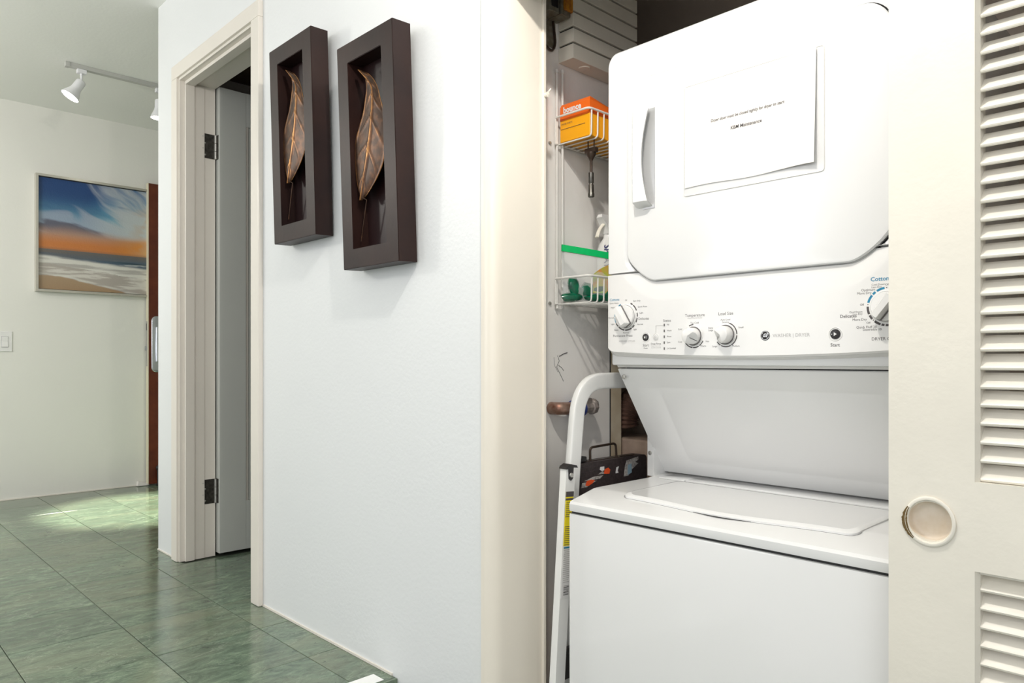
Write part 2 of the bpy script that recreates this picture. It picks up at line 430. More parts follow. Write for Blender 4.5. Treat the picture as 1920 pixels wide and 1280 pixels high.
hd.build('paddle_handle', M_chrome, esc, True)
kd = MB().tube(bend([(ex1+.012, ey0+.058, .115), (ex1+.018, ey0+.056, .055), (ex1+.030, ey0+.054, .012)], .01), .0065, 8)
kd.blob((ex1+.010, ey0+.058, .118), (.014, .014, .018)); kd.box(ex1+.02, ex1+.045, ey0+.04, ey0+.07, .002, .014, bev=.004)
kd.build('kick_stop', M_rubber, d3, True)
tag(MB().prism([(1.585, .003), (1.655, .003), (1.655, .016), (1.59, .034)], 'x', -5.243, -5.215).build('door_wedge', M_paper), 'small white wedge on the floor at the foot of the wooden door', 'door stop')

# --- closet: frame post, header, walls
pb = MB()
pts = [(-1.245, 1.106)]+[(-1.235+.0, 1.106)]+arc(-1.235, 1.136, .030, -90, 0, 8)+[(-1.205, 1.264), (-1.245, 1.264)]
pb.prism(pts, 'z', LOW, 1.73)
trim = struct(pb, 'trim_2', M_post, smooth=35)
struct(MB().box(-1.2449, -1.199, 1.2645, 1.274, LOW, 1.73, bev=.002), 'trim_3', M_post)
struct(MB().box(-1.245, 1.3, YW, 1.265, 1.73, CH), 'wall_header', M_wall)
struct(MB().box(.45, 1.3, YW, 1.265, LOW, 1.73), 'wall_front_right', M_wall)
struct(MB().box(XS-.05, XS, 1.2655, 1.645, LOW, CH), 'wall_closet_left', M_closet)
struct(MB().box(XS-.05, XS+.001, 1.6455, 1.695, LOW, CH), 'trim_4', M_closetpost)
struct(MB().box(XS-.012, XS-.0005+.002, 1.643, 1.6465, LOW, 1.6), 'trim_5', M_gap)
struct(MB().box(-1.75, .5, 2.12, 2.17, LOW, CH), 'wall_closet_back', M_back)
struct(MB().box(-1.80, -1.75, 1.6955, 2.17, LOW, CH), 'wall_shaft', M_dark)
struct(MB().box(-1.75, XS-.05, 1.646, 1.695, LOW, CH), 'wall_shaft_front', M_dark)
struct(MB().box(.45, .50, 1.266, 2.12, LOW, CH), 'wall_closet_right', M_closet)
struct(MB().box(-1.245, .45, 1.15, 1.22, 1.69, 1.729), 'trim_6', M_post)

# --- louvred sliding door
dz0, dz1 = LOW+.01, 1.688
DL, DI, DR = -.3918, -.2835, .335
RI = DR-.108
yf, yb = 1.158, 1.192
pz, pc, pr = .609, -.3365, .0285
st = MB()
st.box(DL, DI, yf, yb, dz0, pz-.05); st.box(DL, DI, yf, yb, pz+.05, dz1)
n = 40
def sq(a):
    c, s_ = cos(a), sin(a); hx0, hx1, hz = DL-pc, DI-pc, .05
    k = min((hx1 if c > 0 else hx0)/c if abs(c) > 1e-6 else 9, hz/abs(s_) if abs(s_) > 1e-6 else 9)
    return (pc+c*k, pz+s_*k)
A = [2*pi*k/n+.02 for k in range(n)]
# make sure that square corners are hit
A = sorted(A+[math.atan2(sz, sx_) % (2*pi) for sz in (.05, -.05) for sx_ in (DL-pc, DI-pc)])
outer = [sq(a) for a in A]; inner = [(pc+cos(a)*pr, pz+sin(a)*pr) for a in A]
st.loops([[(p[0], yb, p[1]) for p in outer], [(p[0], yf, p[1]) for p in outer], [(p[0], yf, p[1]) for p in inner], [(p[0], yb, p[1]) for p in inner]])
d1 = struct(st, 'door_1', M_louv)
def l1(mb, name, m=M_louv, smooth=False, parent=d1):
    return mb.build(name, m, parent, smooth)
l1(MB().box(RI, DR, yf, yb, dz0, dz1), 'stile')
for z0, z1 in ((.549, .672), (dz0, -.20), (1.56, dz1)):
    l1(MB().box(DI, RI, yf, yb, z0, z1), 'rail')
for z0, z1 in ((-.20, .549), (.672, 1.56)):
    l1(MB().prism([(DI, yf), (DI+.003, yf), (DI+.008, yf+.008), (DI+.008, yb), (DI, yb)], 'z', z0, z1), 'bead')
    l1(MB().prism([(RI, yf), (RI-.003, yf), (RI-.008, yf+.008), (RI-.008, yb), (RI, yb)], 'z', z0, z1), 'bead')
    l1(MB().box(DI+.008, RI-.008, yf+.006, yb, z1-.004 if z1 < 1 else z1-.002, z1), 'bead')
prof = [(yf+.0075, 0), (yf+.0095, -.0012), (yf+.0265, .0180), (yf+.0265, .0215), (yf+.0085, .0042), (yf+.0068, .0022)]
sm = MB().prism(prof, 'x', -(RI-DI-.016)/2, (RI-DI-.016)/2).mesh('slat', M_louv, centre=False)[0]
pitch = .0256
def slats(za, zb, first):
    z = first
    while z+.026 < zb:
        if z >= za:
            o = bpy.data.objects.new('slat', sm); COL.objects.link(o)
            place(o, ((DI+RI)/2, 0, z+random.uniform(-.0003, .0003)), d1)
        z += pitch
slats(.672, 1.56, .6735); slats(-.20, .549, -.1955)
cup = MB().lathe([(.0325, .0), (.0335, -.0022), (.0305, -.0035), (.0275, -.0015), (.0268, .004), (.0262, .013), (.0245, .0155), (.010, .0165), (0, .0166)], (pc, yf, pz), 'y', 48)
cup = MB()
prof = [(.0335, .0002), (.0338, -.0018), (.0318, -.0032), (.0292, -.0026), (.0280, .0005), (.0274, .008), (.0266, .0135), (.0235, .0160), (.010, .0168), (.0001, .0168)]
cup.loops([[(pc+cos(2*pi*k/48)*r, yf+h, pz+sin(2*pi*k/48)*r*1.06) for k in range(48)] for r, h in prof], True, False, True)
cp = l1(cup, 'finger_pull', M_tan, 50); cp['label'] = 'worn round recessed finger pull'
rg = MB()
rg.loops([[(pc+cos(2*pi*k/48)*r, yf+h-.0004, pz+sin(2*pi*k/48)*r*1.06) for k in range(48)] for r, h in prof[:5]], True)
l1(rg, 'pull_ring', M_louv, 50, cp)
ch = MB(); R0 = []; 
L0, L1_ = [], []
for i in range(26):
    a = radians(148+i*3.3); wv = .0028*sin(pi*i/25)*(1+.8*noise.noise(Vector((i*.6, 0, 3))))
    L0.append((pc+cos(a)*(.0335+wv), yf-.0030, pz+sin(a)*(.0335+wv)*1.06)); L1_.append((pc+cos(a)*(.0305-wv*.6), yf-.0038, pz+sin(a)*(.0305-wv*.6)*1.06))
ch.grid([L0, L1_]); l1(ch, 'chipped_paint', M_chip, False, cp)

# ------------------------------------------------------------------ WASHER / DRYER
UX0, UX1, UC = -1.090, -.394, -.742
wd = empty('washer_dryer', (UC, 1.6, LOW), 'tall white stacked laundry centre with washer below and dryer above', 'washer dryer')
def wp(mb, name, m=M_white, smooth=False, parent=wd, lab=None):
    o = mb.build(name, m, parent, smooth)
    if lab: o['label'] = lab
    return o
# washer cabinet and deck
wp(MB().box(UX0, UX1, 1.232, 2.0, LOW+.02, .497, bev=.004), 'washer_cabinet', M_white, 40)
wp(MB().box(UX0+.004, UX1-.004, 1.237, 1.99, .496, .503), 'deck_seam', M_gap)
dk = MB()
prof = [(1.230, .503), (1.229, .508), (1.229, .519), (1.233, .5245), (1.240, .5265), (1.312, .543), (1.325, .5445), (1.535, .5445), (1.56, .5475), (1.62, .549), (1.62, .503)]
dx = [UX0-.001, UX0+.004, UX0+.012, UX0+.03]
def deckloop(x, dz=0, dy=0):
    return [(x, y+(dy if y < 1.24 else 0), z+(dz if z > .51 else 0)) for y, z in prof]
dk.loops([deckloop(UX0+.0, -.004, .004), deckloop(UX0+.003, -.0008, .001), deckloop(UX0+.010, 0), deckloop(UX1-.010, 0), deckloop(UX1-.003, -.0008, .001), deckloop(UX1, -.004, .004)], True, True, True)
deck = wp(dk, 'washer_deck', M_white, 35)
# lid with curved front edge; slightly recessed groove around
def lid_outline(g):
    x0, x1, y0, y1 = -.988-g, -.487+g, 1.284-g, 1.512+g
    pts = []
    for i in range(25):
        t = i/24; x = x0+.02+(x1-x0-.04)*t
        bow = -.014*sin(pi*t)**2
        pts.append((x, y0+bow+.006))
    pts += arc(x1-.02, y0+.026, .02, -90, 0, 5)[1:]+arc(x1-.012, y1-.012, .012, 0, 90, 4)+arc(x0+.012, y1-.012, .012, 90, 180, 4)+arc(x0+.02, y0+.026, .02, 180, 270, 5)[:-1]
    return pts
def deckz(y): return .5265+(y-1.24)*(.0165/.072) if y < 1.312 else min(.5445, .543+(y-1.312)*.115)
lo = lid_outline(0); li = lid_outline(-.010)
lb = MB()
def lz(p, h): return deckz(p[1])+h
lb.loops([[(p[0], p[1], lz(p, -.003)) for p in lo], [(p[0], p[1], lz(p, .0035)) for p in lo], [(q[0]*.3+p[0]*.7, q[1]*.3+p[1]*.7, lz(p, .0058)) for p, q in zip(lo, li)], [(q[0], q[1], lz(q, .0060)) for q in li]], True, False, False)
V = [(p[0], p[1], lz(p, .0060)) for p in li]
lb.b.faces.new([lb.b.verts.new(v) for v in V])
lid = wp(lb, 'washer_lid', M_white, 40)
gp = MB(); go = lid_outline(.0018)
gp.loops([[(p[0], p[1], lz(p, .0004)) for p in go], [(p[0], p[1], lz(p, .0004)) for p in lo]], True)
wp(gp, 'lid_shadow_gap', M_ring, False, lid)
# finger gap in front of the lid
fg = MB(); a_, b_ = [], []
for i in range(17):
    t = i/16; x = -.80+.125*t
    yl = 1.284-.014*sin(pi*((x+.968)/.461))**2+.006
    a_.append((x, yl-.0005, lz((x, yl), .0012))); b_.append((x, yl-.0005-.0042*sin(pi*t), lz((x, yl), .0006)))
fg.grid([a_, b_]); wp(fg, 'finger_gap', M_gap, False, lid)
# strip behind the lid with hinge joints
wp(MB().box(UX0+.03, UX0+.105, 1.535, 1.60, .5445, .5485, bev=.002), 'hinge_cover', M_white, 40)
wp(MB().box(UX0+.108, UX1-.108, 1.535, 1.60, .5445, .5495, bev=.002), 'hinge_cover', M_white, 40)
wp(MB().box(UX1-.105, UX1-.03, 1.535, 1.60, .5445, .5485, bev=.002), 'hinge_cover', M_white, 40)
# support posts
for s_, X in ((1, UX0), (-1, UX1)):
    po = wp(MB().prism([(1.553, .5445), (1.62, .5445), (1.62, .75), (1.600, .75), (1.553, .665)], 'x', X-.016*s_, X+.004*s_), 'support_post', M_panel)
    wp(MB().lathe([(0, 0), (.0055, 0), (.0045, .003), (.0022, .0035), (.002, .002), (0, .002)], (X-.008*s_, 1.553, .603), 'y', 14, -1), 'screw', M_nickel, True, po)
# slanted splash panel
SA, SB = Vector((0, 1.410, .818)), Vector((0, 1.600, .553))
sd = (SB-SA).normalized(); sn = Vector((0, sd.z, -sd.y)); 
if sn.y > 0: sn = -sn
def sp(x, d, h=0): 
    p = SA+sd*d+sn*h; return (x, p.y, p.z)
Ls = (SB-SA).length
def rr(i, n_=6):
    return rrect(-1.005+i, -.479-i, .045+i, Ls-.035-i, .022, n_)
slb = MB()
ou = [(UX1, Ls)]*0
outp = []
rin = rr(0)
for u, d in rin:   # project to the panel border
    outp.append((UX0 if u < -1.0 else UX1 if u > -.484 else u, 0 if d < .05 else Ls if d > Ls-.04 else d))
# corners need care: assign by quadrant index
m_ = len(rin)//4
for q, (cx_, cd) in enumerate([(UX1, Ls), (UX0, Ls), (UX0, 0), (UX1, 0)]):
    for k in range(m_):
        i = q*m_+k
        t = k/(m_-1)
        # first half follows one side, second half the other, meeting in the corner
        u, d = rin[i]
        if q % 2 == 0: outp[i] = (cx_, d) if t < .34 else (u, cd) if t > .66 else (cx_, cd)
        else: outp[i] = (u, cd) if t < .34 else (cx_, d) if t > .66 else (cx_, cd)
slb.loops([[sp(u, d, -.004) for u, d in outp], [sp(u, d) for u, d in outp], [sp(u, d) for u, d in rr(0)], [sp(u, d, -.0016) for u, d in rr(.005)], [sp(u, d, -.0016) for u, d in rr(.011)], [sp(u, d, -.0004) for u, d in rr(.018)]], True, True, True)
sl = wp(slb, 'splash_panel', M_panel, 30)
sc = MB().lathe([(0, 0), (.0055, 0), (.0045, .003), (.0015, .0035), (0, .002)], (-1.077, 1.4165, .800), 'y', 14, -1)
wp(sc, 'screw', M_nickel, True, sl)
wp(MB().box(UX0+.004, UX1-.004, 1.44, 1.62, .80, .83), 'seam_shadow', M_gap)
# upper cabinet (behind the front frame)
wp(MB().box(UX0+.001, UX1-.001, 1.384, 2.0, .828, 1.562, bev=.006), 'dryer_cabinet', M_white, 40)
wp(MB().box(UX0+.02, UX1-.02, 1.62, 2.0, .53, .83), 'rear_column', M_panel)
# control fascia
def smooth(t): t = max(0, min(1, t)); return t*t*(3-2*t)
def zc(x):
    t = abs(x-UC)
    if t > .300: return 1.06
    if t > .20: 
        k = (t-.20)/.10; return .974+.066*k**1.6
    return .9735
def zbot(x):
    t = (x-UC)/.348; 
    e = 1-abs(t); c = .0 if e > .06 else .012*(1-e/.06)**2
    return .8455+.0125*t*t+c
fb = MB(); rows = []
NX, NZ = 150, 50
for j in range(NZ+1):
    row = []
    for i in range(NX+1):
        x = UX0+(UX1-UX0)*i/NX; zb = zbot(x)
        z = zb+(1.0395-zb)*j/NZ
        y = 1.3655+max(0, z-zc(x))*.20
        if j == 0: y += .004
        e = min(x-UX0, UX1-x)
        if e < .008: y += .006*(1-e/.008)**2
        row.append((x, y, z))
    rows.append(row)
und = []
for k, (yy, f) in enumerate([(1.378, .08), (1.395, .5), (1.410, 1.0)]):
    und.append([(UX0+(UX1-UX0)*i/NX+(.0 if k == 0 else 0), yy, zbot(UX0+(UX1-UX0)*i/NX)*(1-f)+.8225*f) for i in range(NX+1)])
back = [[(UX0+(UX1-UX0)*i/NX, 1.47, .8225) for i in range(NX+1)]]
top = [[(p[0], 1.47, 1.0395) for p in rows[-1]]]
allr = back+und[::-1]+rows+top
fb.grid(allr)
for ii in (0, NX):
    fb.b.verts.ensure_lookup_table()
    fb.b.faces.new([fb.b.verts[r*(NX+1)+ii] for r in range(len(allr))])
fas = wp(fb, 'control_fascia', M_white2, 25)
YP = 1.3653
# print groups
ink = MB(); grey = MB(); blue = MB()
def T(b, s, x, z, size, al='CENTER', bold=0, sx=1): b.text(s, x, YP, z, size, al, 0, '-Y', bold, sx)
# left (washer) dial
T(blue, 'Cottons', -1.0655, .9815, .0085, bold=.0001)
for s, x, z, al in (('Extra Heavy', -1.054, .9735, 'RIGHT'), ('Heavy', -1.064, .9635, 'RIGHT'), ('Normal', -1.0675, .9395, 'RIGHT'), ('Light', -1.066, .9245, 'RIGHT'), ('Heavy', -1.054, .9105, 'RIGHT'),
                    ('Spin Only', -1.012, .9755, 'LEFT'), ('Quick Rinse', -.999, .9615, 'LEFT'), ('Light', -.994, .9475, 'LEFT'), ('Normal', -1.001, .9215, 'LEFT'), ('Light', -1.012, .9105, 'LEFT')):
    T(ink, s, x, z, .0052, al)
T(ink, 'Off', -1.0324, .9785, .0045); T(ink, 'Normal', -1.0324, .9035, .0055)
T(ink, 'Delicates', -.9975, .934, .0080, 'LEFT'); T(ink, 'Permanent Press', -1.042, .8965, .0082)
T(grey, 'WASHER CYCLES', -1.030, .8838, .0060)
T(ink, 'Start', -.9772, .8735, .0085); T(ink, 'Pause', -.9772, .8670, .0048)
T(ink, 'Deep Rinse', -.9495, .8765, .0058); T(grey, 'Hold 3 seconds', -.9495, .8718, .0040); T(grey, 'to lock controls', -.9495, .8680, .0040)
T(ink, 'Status', -.9203, .9270, .0085)
for i, s in enumerate(('Fill', 'Wash', 'Rinse', 'Spin', 'Lid Locked')): T(ink, s, -.9205, .9180-.0130*i, .0052, 'LEFT')
T(ink, 'Temperature', -.8504, .9357, .0090); T(grey, 'Hot/Warm/Cold', -.8504, .9300, .0052)
T(ink, 'Tap Cold', -.851, .9195, .0054); T(ink, 'Cold', -.882, .907, .0052, 'RIGHT'); T(ink, 'Cool', -.882, .8795, .0052, 'RIGHT')
T(ink, 'Hot', -.824, .8795, .0052, 'LEFT'); T(ink, 'Warm', -.837, .8700, .0052, 'LEFT'); T(ink, 'Warm', -.8535, .8675, .0052)
T(ink, 'Load Size', -.7774, .9360, .0090); T(ink, 'Auto Load', -.778, .9235, .0052); T(ink, 'Sensing', -.778, .9185, .0052)
T(ink, 'Extra', -.8065, .9075, .0052, 'RIGHT'); T(ink, 'Large', -.8065, .9025, .0052, 'RIGHT'); T(ink, 'Small', -.749, .9065, .0055, 'LEFT')
T(ink, 'Large', -.797, .8690, .0052, 'RIGHT'); T(ink, 'Medium', -.763, .8690, .0052, 'LEFT')
T(grey, 'WASHER | DRYER', -.6385, .8878, .0094)
T(ink, 'Start', -.5546, .8678, .0088, bold=.0001)
# right (dryer) dial
RX, RZ = -.464, .9345
T(blue, 'Cottons', -.4745, .9835, .0105, bold=.0002)
for s, x, z, al, sz in (('Cool Down', -.479, .9740, 'CENTER', .0048), ('Less Dry', -.482, .9695, 'CENTER', .0048), ('Optimum', -.4840, .9655, 'RIGHT', .0062), ('More Dry', -.4905, .9600, 'RIGHT', .0062), ('Off', -.5035, .9395, 'RIGHT', .0052),
                    ('Cool Down', -.5060, .9270, 'RIGHT', .0048), ('Less Dry', -.5060, .9232, 'RIGHT', .0048), ('More Dry', -.4985, .9130, 'RIGHT', .0062), ('Off', -.4925, .9065, 'RIGHT', .0052),
                    ('Quick Fluff 20', -.4815, .8990, 'RIGHT', .0062), ('Dewrinkle 10', -.4735, .8945, 'RIGHT', .0058), ('Off', -.4645, .9728, 'CENTER', .0048)):
    T(ink, s, x, z, sz, al)
T(ink, 'Delicates', -.5160, .9200, .0080, 'RIGHT', .0001)
T(ink, 'DRYER CYCLES', -.464, .8775, .0078)
def ringarc(b, cx, cz, r0, r1, a0, a1, y=YP):
    k = max(3, int(abs(a1-a0)/5)); A_, B_ = [], []
    for i in range(k+1):
        a = radians(a0+(a1-a0)*i/k); A_.append((cx+r0*cos(a), y, cz+r0*sin(a))); B_.append((cx+r1*cos(a), y, cz+r1*sin(a)))
    b.grid([A_, B_])
KX, KZ = -1.0324, .9415
for a0, a1 in ((118, 150), (155, 180), (184, 205)): ringarc(blue, KX, KZ, .0305, .0335, a0, a1)
for a0, a1 in ((208, 225), (229, 262), (266, 300), (304, 318), (332, 352), (356, 372), (22, 50), (54, 66)): ringarc(ink, KX, KZ, .0305, .0335, a0, a1)
for a0, a1 in ((98, 122), (127, 137), (141, 166)): ringarc(blue, RX, RZ, .0310, .0350, a0, a1)
for a0, a1 in ((178, 202), (206, 220), (230, 250), (253, 262), (265, 285), (290, 330), (340, 400), (410, 440)): ringarc(ink, RX, RZ, .0310, .0350, a0, a1)
for a in (92, 172, 225): 
    ringarc(ink, RX+.033*cos(radians(a)), RZ+.033*sin(radians(a)), 0.0001, .0010, 0, 360)
for a0, a1 in ((92, 118), (215, 262), (266, 300), (304, 335)): ringarc(ink, -.853, .8915, .0235, .0258, a0, a1)
for a0, a1 in ((215, 240), (244, 296), (300, 356), (2, 72)): ringarc(ink, -.777, .8925, .0235, .0258, a0, a1)
for i in range(5): pass
# led bars with leader line
lw = MB()
lw.box(-.9498, -.9490, YP-.0002, YP, .9000, .9170); lw.box(-.9498, -.930, YP-.0002, YP, .9163, .9170)
wp(ink, 'dark_printing', M_ink, False, fas); wp(grey, 'grey_printing', M_grey_ink, False, fas); wp(blue, 'blue_printing', M_blue_ink, False, fas)
wp(lw, 'leader_line', M_grey_ink, False, fas)
for i in range(5):
    wp(MB().box(-.9285, -.9262, YP-.0008, YP+.0004, .9150-.0130*i, .9205-.0130*i), 'status_light', M_ink, False, fas)
# buttons
def button(x, z, r, nm, dark):
    rim = MB().lathe([(r*1.35, .0003), (r*1.35, -.0006), (r*1.22, -.0012), (r*1.02, .0), (r*.99, .0015), (0, .0016)], (x, YP+.0006, z), 'y', 32)
    o = wp(rim, nm, M_white2, 50, fas)
    o2 = MB().lathe([(r*.96, .0002), (r*.93, -.0016), (r*.6, -.0023), (0, -.0024)], (x, YP+.0004, z), 'y', 28)
    return o2
o2 = button(-.9772, .8915, .0085, 'start_button', True); wp(o2, 'button_cap', M_btn, 50, fas)
o2 = button(-.5540, .8880, .0098, 'start_button', True); wp(o2, 'button_cap', M_btn, 50, fas)
o2 = button(-.9498, .8915, .0062, 'rinse_button', False); wp(o2, 'button_cap', M_white2, 50, fas)
ic = MB()
yb_ = YP-.0024
ic.quad((-.9800, yb_, .8950), (-.9800, yb_, .8880), (-.9765, yb_, .8915)); ic.box(-.9750, -.9742, yb_-.0002, yb_, .8885, .8945)
ic.quad((-.5560, yb_, .8915), (-.5560, yb_, .8845), (-.5508, yb_, .8880)); ic.box(-.5605, -.5590, yb_-.0002, yb_, .8874, .8886)
wp(ic, 'button_icons', M_white2, False, fas)
gi = MB(); ringarc(gi, -.9498, .8915, .0030, .0036, 0, 360, YP-.0021); ringarc(gi, -.9498, .8915, .0003, .0013, 0, 360, YP-.0026)
wp(gi, 'rinse_icon', M_grey_ink, False, fas)
# round badge with script-like monogram
bx_, bz_ = -.6911, .8886
bd = wp(MB().lathe([(.0096, .0), (.0096, -.0008), (.0088, -.0013), (0, -.0013)], (bx_, YP+.0004, bz_), 'y', 36), 'round_badge', M_btn, 40, fas)
mg = MB(); yy = YP-.0012
ringarc(mg, bx_, bz_, .0080, .0085, 0, 360, yy)
mg.text('G', bx_-.0024, yy-.0001, bz_, .0098, 'CENTER', .5, '-Y', .0002, .8); mg.text('E', bx_+.0028, yy-.0001, bz_, .0092, 'CENTER', .5, '-Y', .0002, .8)
for a in (45, 135, 225, 315): ringarc(mg, bx_+.0066*cos(radians(a)), bz_+.0066*sin(radians(a)), .0007, .0011, a-120, a+120, yy-.0001)
wp(mg, 'badge_monogram', M_ring, False, bd)
# dials
def bigdial(cx, cz, ang, lab):
    sk = wp(MB().lathe([(.0290, .0), (.0288, -.0030), (.0270, -.0038), (.0268, -.0012), (.0262, -.0012), (.0262, -.0075), (.0248, -.0098), (.0, -.0100)], (cx, YP+.0004, cz), 'y', 48), 'dial_knob', M_white2, 35, fas, lab)
    rgd = MB(); rgd.lathe([(.0271, -.0040), (.0263, -.0042), (.0263, -.0030)], (cx, YP+.0004, cz), 'y', 48)
    wp(rgd, 'dial_ring', M_knobdk, 50, sk)
    # raised grip bar
    u = Vector((cos(ang), 0, sin(ang))); v = Vector((-sin(ang), 0, cos(ang))); c = Vector((cx, 0, cz))
    def q(a, b, y): p = c+u*a+v*b; return (p.x, y, p.z)
    def lp(l, w, y, k=5):
        pts_ = []
        for s1, s2, a0 in ((1, 1, 0), (-1, 1, 90), (-1, -1, 180), (1, -1, 270)):
            for i in range(k+1):
                a = radians(a0+90*i/k); rr_ = .35*w
                pts_.append(q(s1*(l-rr_)+rr_*cos(a), s2*(w-rr_)+rr_*sin(a), y))
        return pts_
    gb = MB(); yb0 = YP-.0095
    gb.loops([lp(.0250, .0088, yb0+.002), lp(.0248, .0084, yb0-.004), lp(.0236, .0070, yb0-.0175), lp(.0222, .0058, yb0-.0195)], True, False, True)
    wp(gb, 'dial_grip', M_white2, 35, sk)
    sh = MB(); sh.loops([lp(.0262, .0102, yb0+.0012), lp(.0260, .0100, yb0-.0030), lp(.0250, .0088, yb0-.0034)], True)
    wp(sh, 'grip_collar', M_knobdk, 35, sk)
bigdial(KX, KZ-.001, radians(122), 'large white washer dial at the left end')
bigdial(RX, RZ, radians(52), 'large white dryer dial at the right end')
def smalldial(cx, cz, ang, lab):
    sk = wp(MB().lathe([(.0215, .0), (.0213, -.0022), (.0200, -.0028), (.0, -.0028)], (cx, YP+.0004, cz), 'y', 40), 'selector_knob', M_white2, 35, fas, lab)
    rgd = MB(); rgd.lathe([(.0205, -.0029), (.0193, -.0033), (.0190, -.0028)], (cx, YP+.0004, cz), 'y', 40); wp(rgd, 'dial_ring', M_knobdk, 50, sk)
    u = Vector((cos(ang), 0, sin(ang))); v = Vector((-sin(ang), 0, cos(ang))); c = Vector((cx, 0, cz))
    # round dome cut off on the pointer side by a slope
    L_ = []
    for r, h in ((.0180, -.0030), (.0178, -.0110), (.0172, -.0200), (.0155, -.0235), (.0120, -.0252), (.0001, -.0258)):
        l = []
        for k in range(40):
            a = 2*pi*k/40; p = c+(u*cos(a)+v*sin(a))*r; y = h
            s_ = cos(a)*r-.004
            if s_ > 0: y = max(h, -.0258+s_*1.35) if h < -.004 else h
            l.append((p.x, YP+y, p.z))
        L_.append(l)
    gb = MB().loops(L_, True, False, True)
    dm = wp(gb, 'knob_cap', M_white2, 30, sk)
    pm = MB(); 
    def q(a, b, h): p = c+u*a+v*b; return (p.x, YP+h, p.z)
    pm.quad(q(.006, -.0007, -.0258+.002*1.35-.0006), q(.0172, -.0007, -.0258+.0132*1.35-.0006), q(.0172, .0007, -.0258+.0132*1.35-.0006), q(.006, .0007, -.0258+.002*1.35-.0006))
    wp(pm, 'pointer_mark', M_ink, False, sk)
smalldial(-.853, .8915, radians(-40), 'white temperature selector knob')
smalldial(-.777, .8925, radians(215), 'white load size selector knob')

# dryer front frame + door
def outline(x0, x1, z0, z1, tl, tr, br, bl, n=10):
    """corner = (a along x, b along z, k roundness)"""
    def cub(P0, C0, C1, P1):
        o = []
        for i in range(n+1):
            t = i/n; o.append(tuple(P0[j]*(1-t)**3+3*C0[j]*t*(1-t)**2+3*C1[j]*t*t*(1-t)+P1[j]*t**3 for j in (0, 1)))
        return o
    def cor(cx, cz, sx_, sz, c, order):
        a, b, k = c
        PX = (cx-sx_*a, cz); PZ = (cx, cz-sz*b)
        CX = (cx-sx_*a*(1-k), cz); CZ = (cx, cz-sz*b*(1-k))
        return cub(PZ, CZ, CX, PX) if order else cub(PX, CX, CZ, PZ)
    return cor(x1, z1, 1, 1, tr, True)+cor(x0, z1, -1, 1, tl, False)+cor(x0, z0, -1, -1, bl, True)+cor(x1, z0, 1, -1, br, False)
DLx, DRx, DB, DT = -1.0285, -.4545, 1.0185, 1.4800
ct = (.050, .060, .5); cb_ = (.075, .062, .30)
def door_o(g, gt=None):
    gt = g if gt is None else gt
    return outline(DLx-g, DRx+g, DB-g, DT+gt, (ct[0]+gt, ct[1]+gt, .5), (ct[0]+gt, ct[1]+gt, .5), cb_, cb_)
fr_out = outline(UX0, UX1, 1.0425, 1.563, (.028, .034, .55), (.028, .034, .55), (.002, .002, .5), (.002, .002, .5))
fr_in = outline(UX0+.007, UX1-.007, 1.0435, 1.556, (.024, .028, .55), (.024, .028, .55), (.002, .002, .5), (.002, .002, .5))
def clampz(pts): return [(p[0], max(p[1], 1.0430)) for p in pts]
bandx = clampz(outline(DLx-.009, DRx+.009, DB-.01, DT+.030, (.062, .072, .5), (.062, .072, .5), cb_, cb_))
bin_ = clampz(door_o(.0030))
ff = MB()
ff.loops([[(p[0], 1.47, p[1]) for p in fr_out], [(p[0], 1.378, p[1]) for p in fr_out], [(p[0]*.5+q[0]*.5, 1.3690, p[1]*.5+q[1]*.5) for p, q in zip(fr_out, fr_in)], [(p[0], 1.3660, p[1]) for p in fr_in],
          [(p[0], 1.3662, p[1]) for p in bandx], [(p[0], 1.3740, p[1]) for p in bin_], [(p[0], 1.386, p[1]) for p in bin_]], True)
wp(ff, 'dryer_front_frame', M_white, 28)
db = MB()
db.loops([[(p[0], 1.386, p[1]) for p in door_o(0)], [(p[0], 1.3680, p[1]) for p in door_o(0)], [(p[0], 1.3655, p[1]) for p in door_o(-.002)], [(p[0], 1.3647, p[1]) for p in door_o(-.006)]], True, False, True)
door = wp(db, 'dryer_door', M_white, 30)
wp(MB().loops([[(p[0], 1.372, p[1]) for p in door_o(.0018)], [(p[0], 1.390, p[1]) for p in door_o(.0018)]], True, False, False), 'door_gasket', M_gap, False, door)
# curved pull handle, thick on the left, open on its right side
hb = MB(); Lh = []
hz0, hz1 = 1.184, 1.401
for i in range(21):
    t = i/20; z = hz0+(hz1-hz0)*t
    bow = sin(pi*t)
    xl = -1.004+.000*bow; xr = -.9570-.0170*bow
    pr_ = .026
    yo = 1.3642-pr_*min(1, smooth(t/.03)+.0)*(.92+.08*bow)
    if t > .97: yo = 1.3642-.022
    Lh.append([(xl-.001, 1.3646, z), (xl+.004, yo+.006, z), (xl+.010, yo, z), (xr-.005, yo+.001, z), (xr, yo+.0050, z), (xr-.003, yo+.0125, z), (xr-.018, 1.3646, z)])
hb.loops(Lh, True, True, True)
hh = wp(hb, 'door_handle', M_white, 35, door)
hp = MB().box(-.984, -.9515, 1.3635, 1.3646, hz0-.004, hz1+.004, bev=.0004, seg=1)  # flat grey plate, its colour stands for the shade inside the handle
wp(hp, 'handle_shade', M_ring, False, door)

# ------------------------------------------------------------------ notice in a sleeve on the dryer door
nt_ = empty('notice', (-.727, 1.363, 1.19), 'printed white paper notice in a clear sleeve on the dryer door', 'notice')
slv = rrect(-.8765, -.5740, 1.193, 1.4275, .006, 4)
MB().loops([[(p[0], 1.3642, p[1]) for p in slv], [(p[0], 1.3636, p[1]) for p in slv]], True, True, True).build('plastic_sleeve', M_sleeve, nt_)
ed = MB().tube([(p[0], 1.3636, p[1]) for p in slv], .0006, 5, closed=True); ed.build('sleeve_edge', M_wire, nt_)
